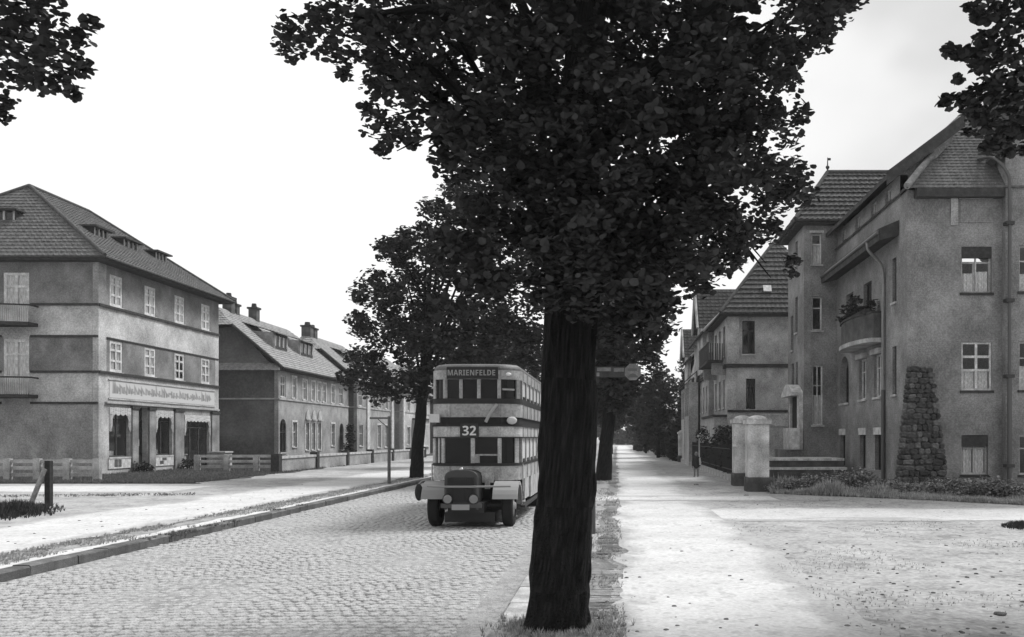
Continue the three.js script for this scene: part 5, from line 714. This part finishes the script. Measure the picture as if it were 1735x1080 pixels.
  part(bus, 'side_lamp', [box(ID, -1.12, -0.87, 2.55, 2.76, -0.14, 0.0)], mat(0.55)); { const g = new THREE.SphereGeometry(0.13, 16, 10); g.scale(1, 0.75, 0.6); g.translate(0.93, 2.6, -0.12); part(bus, 'side_lamp', metric(g), mat(0.5)); }
  part(bus, 'pointer_arm', [tube([[0.3, 2.56, 0.04], [0.38, 2.72, 0.06], [0.5, 2.9, 0.06], [0.58, 3.0, 0.03]], 0.04, 16)], mat(0.33));
  { const g = new THREE.SphereGeometry(0.06, 12, 8); g.scale(1.3, 0.7, 0.6); g.translate(0.84, 3.76, -0.12); part(bus, 'roof_lamp', metric(g), mat(0.75)); }
  // bonnet and radiator
  const rs = (w, h0, h1, r) => { const s = new THREE.Shape(); s.moveTo(-w, h0); s.lineTo(w, h0); s.lineTo(w, h1 - r); s.quadraticCurveTo(w, h1, w - r * 1.6, h1 + 0.02); s.lineTo(-w + r * 1.6, h1 + 0.02); s.quadraticCurveTo(-w, h1, -w, h1 - r); s.lineTo(-w, h0); return s; };
  const ex = (s, z0, z1, bev = 0.02) => { const g = new THREE.ExtrudeGeometry(s, { depth: z1 - z0 - bev * 2, bevelEnabled: bev > 0, bevelSize: bev, bevelThickness: bev, bevelSegments: 3 }); g.translate(-0.16, 0, z0 + bev); return metric(g); };
  part(bus, 'bonnet', ex(rs(0.36, 0.62, 1.34, 0.16), 0, 0.84), dark); part(bus, 'radiator_shell', ex(rs(0.38, 0.56, 1.36, 0.16), 0.842, 0.94), mat(0.035, { rough: 0.5 }));
  const core = part(bus, 'radiator_core', box(ID, -0.48, 0.16, 0.64, 1.22, 0.941, 0.955), black); const fins = []; for (let i = 0; i < 16; i++) fins.push(box(ID, -0.47 + i * 0.041, -0.455 + i * 0.041, 0.65, 1.21, 0.956, 0.970)); part(core, 'fins', fins, mat(0.04));
  { const g = new THREE.SphereGeometry(0.05, 12, 8); g.translate(-0.16, 1.41, 0.880); part(bus, 'radiator_cap', metric(g), chrome); }
  part(bus, 'tie_bar', [bar([-1.0, 1.0, 0.75], [-0.5, 1.0, 0.98], 0.025), bar([-0.5, 1.0, 0.98], [0.2, 1.0, 0.98], 0.03), bar([0.2, 1.0, 0.98], [1.0, 1.0, 0.75], 0.025)], mat(0.22, { rough: 0.4 }));
  const bmp = part(bus, 'bumper', [box(ID, -0.62, 0.34, 0.5, 0.6, 0.960, 1.040), box(ID, -0.55, -0.5, 0.45, 1.0, 0.900, 0.960), box(ID, 0.2, 0.25, 0.45, 1.0, 0.900, 0.960)], mat(0.08, { rough: 0.75 })); part(bmp, 'number_plate', [box(ID, -0.36, 0.06, 0.45, 0.58, 1.041, 1.055)], mat(0.3));
  for (const x of [-0.46, 0.16]) { const g = new THREE.LatheGeometry([[0, -0.1], [0.08, -0.08], [0.115, 0.02], [0.12, 0.06]].map((p) => new THREE.Vector2(...p)), 18); g.rotateX(Math.PI / 2); g.translate(x, 0.71, 1.000); const h = part(bus, 'headlamp', metric(g), mat(0.12, { rough: 0.3 })); const q = new THREE.SphereGeometry(0.115, 16, 6, 0, Math.PI * 2, 0, 0.6); q.rotateX(Math.PI / 2); q.scale(1.6, 1.6, 0.5); q.translate(x, 0.71, 1.010); part(h, 'lens', metric(q), mat(0.2, { rough: 0.15 })); }
  // wings over the front wheels
  for (const s of [1, -1]) {
    const pts = []; for (let i = 0; i <= 14; i++) { const a = 0.32 + i / 14 * (Math.PI - 0.3); pts.push([Math.cos(a) * 0.62, Math.sin(a) * 0.6]); }
    const pos = []; for (let i = 0; i < 14; i++) { const [z0, y0] = pts[i], [z1, y1] = pts[i + 1], x0 = s * 0.56, x1 = s * 1.16; for (const v of [[x0, y0, z0], [x1, y0, z0], [x1, y1, z1], [x0, y0, z0], [x1, y1, z1], [x0, y1, z1]]) pos.push(v[0], v[1] + 0.5, v[2] + 0.18); for (const v of [[x1, y0, z0], [x1, y1, z1], [x1, y1 * 0.86, z1 * 0.86], [x1, y0, z0], [x1, y1 * 0.86, z1 * 0.86], [x1, y0 * 0.86, z0 * 0.86]]) pos.push(v[0], v[1] + 0.5, v[2] + 0.18); }
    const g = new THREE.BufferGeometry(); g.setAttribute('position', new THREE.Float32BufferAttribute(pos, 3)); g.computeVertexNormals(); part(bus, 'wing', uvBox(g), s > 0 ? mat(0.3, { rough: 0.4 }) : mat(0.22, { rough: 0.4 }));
  }
  part(bus, 'cowl_panel', [box(ID, 0.3, 0.42, 0.9, 1.1, 0.1, 0.2), box(ID, 0.2, 0.5, 1.05, 1.3, 0.0, 0.1)], paintLow);
  const wheel = (x, z, r, w) => { const t = sub(bus, 'wheel'); const g = new THREE.LatheGeometry([[r * 0.62, -w / 2], [r * 0.93, -w / 2], [r, -w * 0.32], [r, w * 0.32], [r * 0.93, w / 2], [r * 0.62, w / 2], [r * 0.62, -w / 2]].map((p) => new THREE.Vector2(...p)), 32); g.rotateZ(Math.PI / 2); g.translate(x, r - 0.01, z); part(t, 'tyre', metric(g), rubber); const h = new THREE.LatheGeometry([[0, 0.09], [r * 0.16, 0.09], [r * 0.2, 0.04], [r * 0.5, -0.02], [r * 0.62, 0.03], [r * 0.62, -0.1], [0, -0.1]].map((p) => new THREE.Vector2(...p)), 24); h.rotateZ(x > 0 ? -Math.PI / 2 : Math.PI / 2); h.translate(x + Math.sign(x) * w * 0.3, r - 0.01, z); part(t, 'hub', metric(h), mat(0.25, { rough: 0.5 })); };
  wheel(-0.9, 0.18, 0.5, 0.26); wheel(0.9, 0.18, 0.5, 0.26); wheel(-0.88, -6.3, 0.5, 0.42); wheel(0.88, -6.3, 0.5, 0.42);
  part(bus, 'front_axle', bar([-0.8, 0.48, 0.18], [0.8, 0.48, 0.18], 0.06), black);
  const mr = sub(bus, 'wing_mirror'); part(mr, 'arm', tube([[-1.05, 1.08, -0.1], [-1.25, 1.1, 0.1], [-1.34, 1.02, 0.2]], 0.02), mat(0.3)); { const g = new THREE.SphereGeometry(0.12, 14, 10); g.scale(0.85, 1.75, 0.5); g.translate(-1.33, 0.82, 0.2); part(mr, 'mirror_back', metric(g), dark); }
  for (const s of [1, -1]) part(bus, 'handrail', bar([s * 1.16, 1.5, -0.55], [s * 1.16, 0.8, -0.55], 0.02), chrome);
}

// ---------------------------------------------------------------- the pedestrian by the railing
{
  const p = thing('person', [at(1180, 742, 47.2)[0], GR, -47.2], 'small figure in dark clothes with a pale sleeve walking beside the railing', 'person', null, -0.3);
  const J = (bones, res, size, c) => {                            // tapered capsules joined by a smooth minimum, meshed on a grid
    const mc = new MarchingCubes(res, new THREE.MeshBasicMaterial(), false, false, 60000), f = mc.field, k = 0.035; mc.isolation = 0;
    for (let z = 0; z < res; z++) for (let y = 0; y < res; y++) for (let x = 0; x < res; x++) {
      const P = new THREE.Vector3((x - res / 2) / (res / 2), (y - res / 2) / (res / 2), (z - res / 2) / (res / 2)).multiplyScalar(size).add(c); let d = 1e3;
      for (const [a, b, r0, r1] of bones) { const ax = P.x - a[0], ay = P.y - a[1], az = P.z - a[2], bx = b[0] - a[0], by = b[1] - a[1], bz = b[2] - a[2], t = clamp((ax * bx + ay * by + az * bz) / (bx * bx + by * by + bz * bz + 1e-9)); const q = Math.hypot(ax - bx * t, ay - by * t, az - bz * t) - (r0 + (r1 - r0) * t), h = Math.max(k - Math.abs(d - q), 0) / k; d = Math.min(d, q) - h * h * k * 0.25; }
      f[x + y * res + z * res * res] = -d;
    }
    mc.update(); const n = mc.count, g = new THREE.BufferGeometry(); g.setAttribute('position', new THREE.Float32BufferAttribute(mc.positionArray.slice(0, n * 3), 3)); g.setAttribute('normal', new THREE.Float32BufferAttribute(mc.normalArray.slice(0, n * 3), 3)); g.scale(size, size, size); g.translate(c.x, c.y, c.z); return uvBox(g);
  };
  const body = [[[0, 0.72, 0], [0, 0.98, 0.01], 0.11, 0.12], [[-0.1, 1.0, 0], [0.1, 1.0, 0], 0.06, 0.06], [[0, 1.0, 0], [0, 1.12, 0.01], 0.05, 0.042],
    [[0, 1.2, 0.02], [0, 1.25, 0.015], 0.083, 0.085], [[0, 1.15, 0.04], [0, 1.17, 0.045], 0.055, 0.06], [[0, 1.2, 0.1], [0, 1.185, 0.115], 0.014, 0.016], [[-0.088, 1.2, 0.01], [-0.09, 1.21, 0.01], 0.02, 0.016], [[0.088, 1.2, 0.01], [0.09, 1.21, 0.01], 0.02, 0.016],
    [[0.07, 0.7, 0], [0.08, 0.4, 0.03], 0.078, 0.056], [[0.08, 0.4, 0.03], [0.085, 0.08, -0.02], 0.054, 0.036], [[0.085, 0.045, -0.03], [0.09, 0.03, 0.11], 0.042, 0.03], [[-0.07, 0.7, 0], [-0.08, 0.4, 0.06], 0.078, 0.056], [[-0.08, 0.4, 0.06], [-0.085, 0.08, 0.05], 0.054, 0.036], [[-0.085, 0.045, 0.04], [-0.09, 0.03, 0.18], 0.042, 0.03],
    [[0.15, 0.99, 0], [0.2, 0.76, -0.02], 0.05, 0.038], [[0.2, 0.76, -0.02], [0.2, 0.56, 0.04], 0.038, 0.027], [[-0.15, 0.99, 0], [-0.2, 0.76, -0.02], 0.05, 0.038], [[-0.2, 0.76, -0.02], [-0.2, 0.57, 0.06], 0.038, 0.027]];
  const fingers = []; for (const s of [1, -1]) for (let i = 0; i < 5; i++) { const x = s * 0.2, y = 0.53, z = s > 0 ? 0.045 : 0.065; if (i < 4) fingers.push([[x, y, z - 0.02 + i * 0.014], [x - s * 0.012, y - 0.075 + Math.abs(i - 1.5) * 0.008, z - 0.02 + i * 0.017], 0.009, 0.007]); else fingers.push([[x, y + 0.015, z + 0.025], [x - s * 0.01, y - 0.03, z + 0.05], 0.009, 0.007]); }
  part(p, 'body', J([...body, ...fingers], 110, 0.7, new THREE.Vector3(0, 0.67, 0)), mat(0.2, { rough: 0.9 }));
  part(p, 'coat', J([[[0, 0.66, 0], [0, 0.97, 0.01], 0.15, 0.132], [[-0.11, 1.0, 0], [0.11, 1.0, 0], 0.07, 0.07], [[0, 0.58, 0.01], [0, 0.7, 0], 0.16, 0.15], [[0.15, 0.99, 0], [0.2, 0.76, -0.02], 0.062, 0.05], [[0.2, 0.76, -0.02], [0.2, 0.6, 0.03], 0.05, 0.042], [[-0.15, 0.99, 0], [-0.2, 0.76, -0.02], 0.062, 0.05], [[-0.2, 0.76, -0.02], [-0.2, 0.6, 0.05], 0.05, 0.042]], 64, 0.45, new THREE.Vector3(0, 0.8, 0)), mat(0.06, { rough: 0.95, map: grainT, mapSize: 0.3 }));
  part(p, 'sleeve', J([[[0.16, 0.98, 0], [0.2, 0.76, -0.02], 0.066, 0.055], [[0.2, 0.76, -0.02], [0.2, 0.63, 0.02], 0.055, 0.048]], 32, 0.25, new THREE.Vector3(0.18, 0.84, 0)), mat(0.5, { rough: 0.95 }));
  part(p, 'hair', J([[[0, 1.23, -0.015], [0, 1.27, -0.01], 0.09, 0.085], [[0, 1.18, -0.045], [0, 1.22, -0.03], 0.06, 0.08]], 36, 0.18, new THREE.Vector3(0, 1.22, -0.02)), mat(0.03, { rough: 0.95 }));
  part(p, 'eyes', [-1, 1].map((s) => { const g = new THREE.SphereGeometry(0.011, 8, 6); g.translate(s * 0.034, 1.215, 0.094); return metric(g); }), mat(0.02)); part(p, 'mouth', box(ID, -0.022, 0.022, 1.152, 1.158, 0.099, 0.102), mat(0.08));
}

// ---------------------------------------------------------------- grass and weeds
{
  const g = (label, cat, list, m) => { const im = instances(scene, 'grass', bladeGeo, m, list, 0.4); tag(im, label, cat, null, 'stuff'); };
  let l = []; for (let i = 0; i < 26000; i++) { const z = -39.6 - 50 * Math.pow(rnd(), 1.4), x = -19 - Math.max(0, -(z + 44)) * 0.04 - 16 * rnd(); l.push([x, GL, z, rr(0.08, 0.2), 1]); } g('dark mown grass on the lawn in front of the shop building', 'grass', l, M.weed);
  l = []; for (let i = 0; i < 9000; i++) { const z = -11 - 60 * Math.pow(rnd(), 1.6), x = -9.8 - 1.0 * rnd(); if (vnoise(x * 1.6 + 90, -z * 0.8, 512, 3) + 0.25 * rnd() < 0.52) continue; l.push([x, GL, z, rr(0.04, 0.1), 1]); } g('short dry grass along the strip behind the left kerb', 'grass', l, M.blade);
  l = []; for (const [px, py, n, w] of [[465, 866, 90, 0.3], [295, 908, 110, 0.35], [320, 903, 110, 0.4], [355, 893, 80, 0.5], [240, 916, 60, 0.4], [395, 885, 40, 0.4], [510, 858, 40, 0.2]]) { const d = (EYE - GL) * F / (py - VY); for (let i = 0; i < n; i++) { const p = at(px, py, d); if (i % 2) continue; const a = rr(0, 6.28), q = rnd(); l.push([p[0] + w * q * Math.cos(a), GL, p[2] + 0.8 * w * q * Math.sin(a), rr(0.05, 0.13), 1]); } } g('dark weed tufts scattered along the left kerb', 'weeds', l, M.weed);
  l = []; for (let i = 0; i < 2600; i++) { const a = rr(0, 6.28), q = Math.pow(rnd(), 0.7), px = 15 + 86 * q * Math.cos(a) + rr(-16, 16); const py = 868 + 13 * q * Math.sin(a) + 4 * (vnoise(px * 0.06, 1, 99, 4) - 0.5) - (px - 20) * 0.06, d = (EYE - GL) * F / (py - VY), p = at(px, py, d); if (rnd() < q * 0.75) continue; l.push([p[0], GL, p[2], rr(0.05, 0.16) + 0.5 * (1.1 - q) * rnd() * rnd(), 1]); } g('dark tall grass tuft round the wooden post', 'grass', l, M.hedge);
  l = []; for (let i = 0; i < 2600; i++) { const px = rr(-40, 640), py = 842 - 0.012 * px + rr(-2, 2), d = (EYE - GL) * F / (py - VY), p = at(px, py, d); if (px > 330 || vnoise(px * 0.05, 3, 512, 8) * 0.6 + 0.5 * rnd() < 0.55) continue; l.push([p[0], GL, p[2], rr(0.03, 0.1), 1]); } g('thin line of grass along the edge of the cross path on the left', 'grass', l, M.weed);
  l = []; for (let i = 0; i < 7000; i++) { const z = -8 - 45 * Math.pow(rnd(), 1.8), x = rr(-0.95, 0.1), near = Math.hypot(x + 0.65, z + 9.6) < 0.9 ? 1 : 0; if (!near && vnoise(x * 2 + 40, -z * 0.7, 512, 6) + 0.2 * rnd() < 0.55) continue; l.push([x, GR, z, rr(0.03, 0.08) * (near ? 1.2 : 1), 1]); } for (let i = 0; i < 420; i++) { const a = rr(0, 6.28), r = 0.38 + 0.5 * rnd() * rnd(); l.push([-0.66 + r * Math.cos(a), GR, -9.6 + r * Math.sin(a), rr(0.05, 0.14), 1]); } g('short grass round the foot of the big trunk and along the strip beside it', 'grass', l, M.blade);
  l = []; for (let i = 0; i < 9000; i++) { const d = 7 + 24 * rnd(), px = rr(1240, 1800), p = at(px, 742, d); if (p[0] < 2.6 || (d > 22.4 && d < 25.8) || vnoise(p[0] * 0.7, d * 0.7, 512, 2) + 0.3 * rnd() < 0.78) continue; l.push([p[0], GR, p[2], rr(0.02, 0.05), 1]); } g('sparse short grass on the bare ground right of the path', 'grass', l, M.blade);
  l = []; for (let i = 0; i < 1200; i++) { const a = rr(0, 6.28), q = rnd(), p = at(1745 + 48 * q * Math.cos(a), 742, 20.8 + 0.9 * q * Math.sin(a)); l.push([p[0], GR, p[2], rr(0.04, 0.13), 1]); } g('dark grass tuft at the right edge of the bare ground', 'grass', l, M.hedge);
  l = []; for (let i = 0; i < 16000; i++) { const f = rnd(), d = 34 - 6 * f + rr(-1.2, 2.5), p = at(1305 + f * 460, 742, d), q = vnoise(p[0] * 1.3 + 20, d * 1.1, 512, 12); if (q + 0.35 * rnd() < 0.42) continue; l.push([p[0], GR, p[2], rr(0.06, 0.2) + 0.75 * q * q * rnd(), 1]); } g('rough grass and ground plants in the border before the brick house', 'ground plants', l, M.rough);
}
{ const g = new THREE.IcosahedronGeometry(0.5, 1), p = g.attributes.position; for (let i = 0; i < p.count; i++) p.setY(i, p.getY(i) * 0.45); g.computeVertexNormals();
  const l = []; for (let i = 0; i < 260; i++) { const d = 9.4 + 26 * rnd() * rnd(), px = rr(1000, 1760), q = at(px, 742, d); if (q[0] > 0.2 && q[0] < 2.3 && rnd() < 0.7) continue; l.push([q[0], GR + 0.004, q[2], rr(0.015, 0.07), 1]); } for (const [px, py] of [[1015, 857], [1030, 857], [1010, 904], [1022, 940], [1690, 1042], [1180, 822], [1265, 840]]) { const d = (EYE - GR) * F / (py - VY), q = at(px, 742, d); for (let k = 0; k < 5; k++) l.push([q[0] + rr(-0.1, 0.1), GR + 0.01, q[2] + rr(-0.05, 0.05), rr(0.06, 0.14), 1]); } for (let i = 0; i < 140; i++) { const d = 11 + 30 * rnd() * rnd(), x = rr(-14, -9.7); l.push([x, GL + 0.004, -d, rr(0.02, 0.08), 1]); }
  tag(instances(scene, 'clods', plain(g), mat(0.2, { map: grainT, mapSize: 0.5 }), l, 0.4), 'small dark clods and stones lying on the bare ground and strips', 'clods', null, 'stuff'); }
renderer.render(scene, camera);
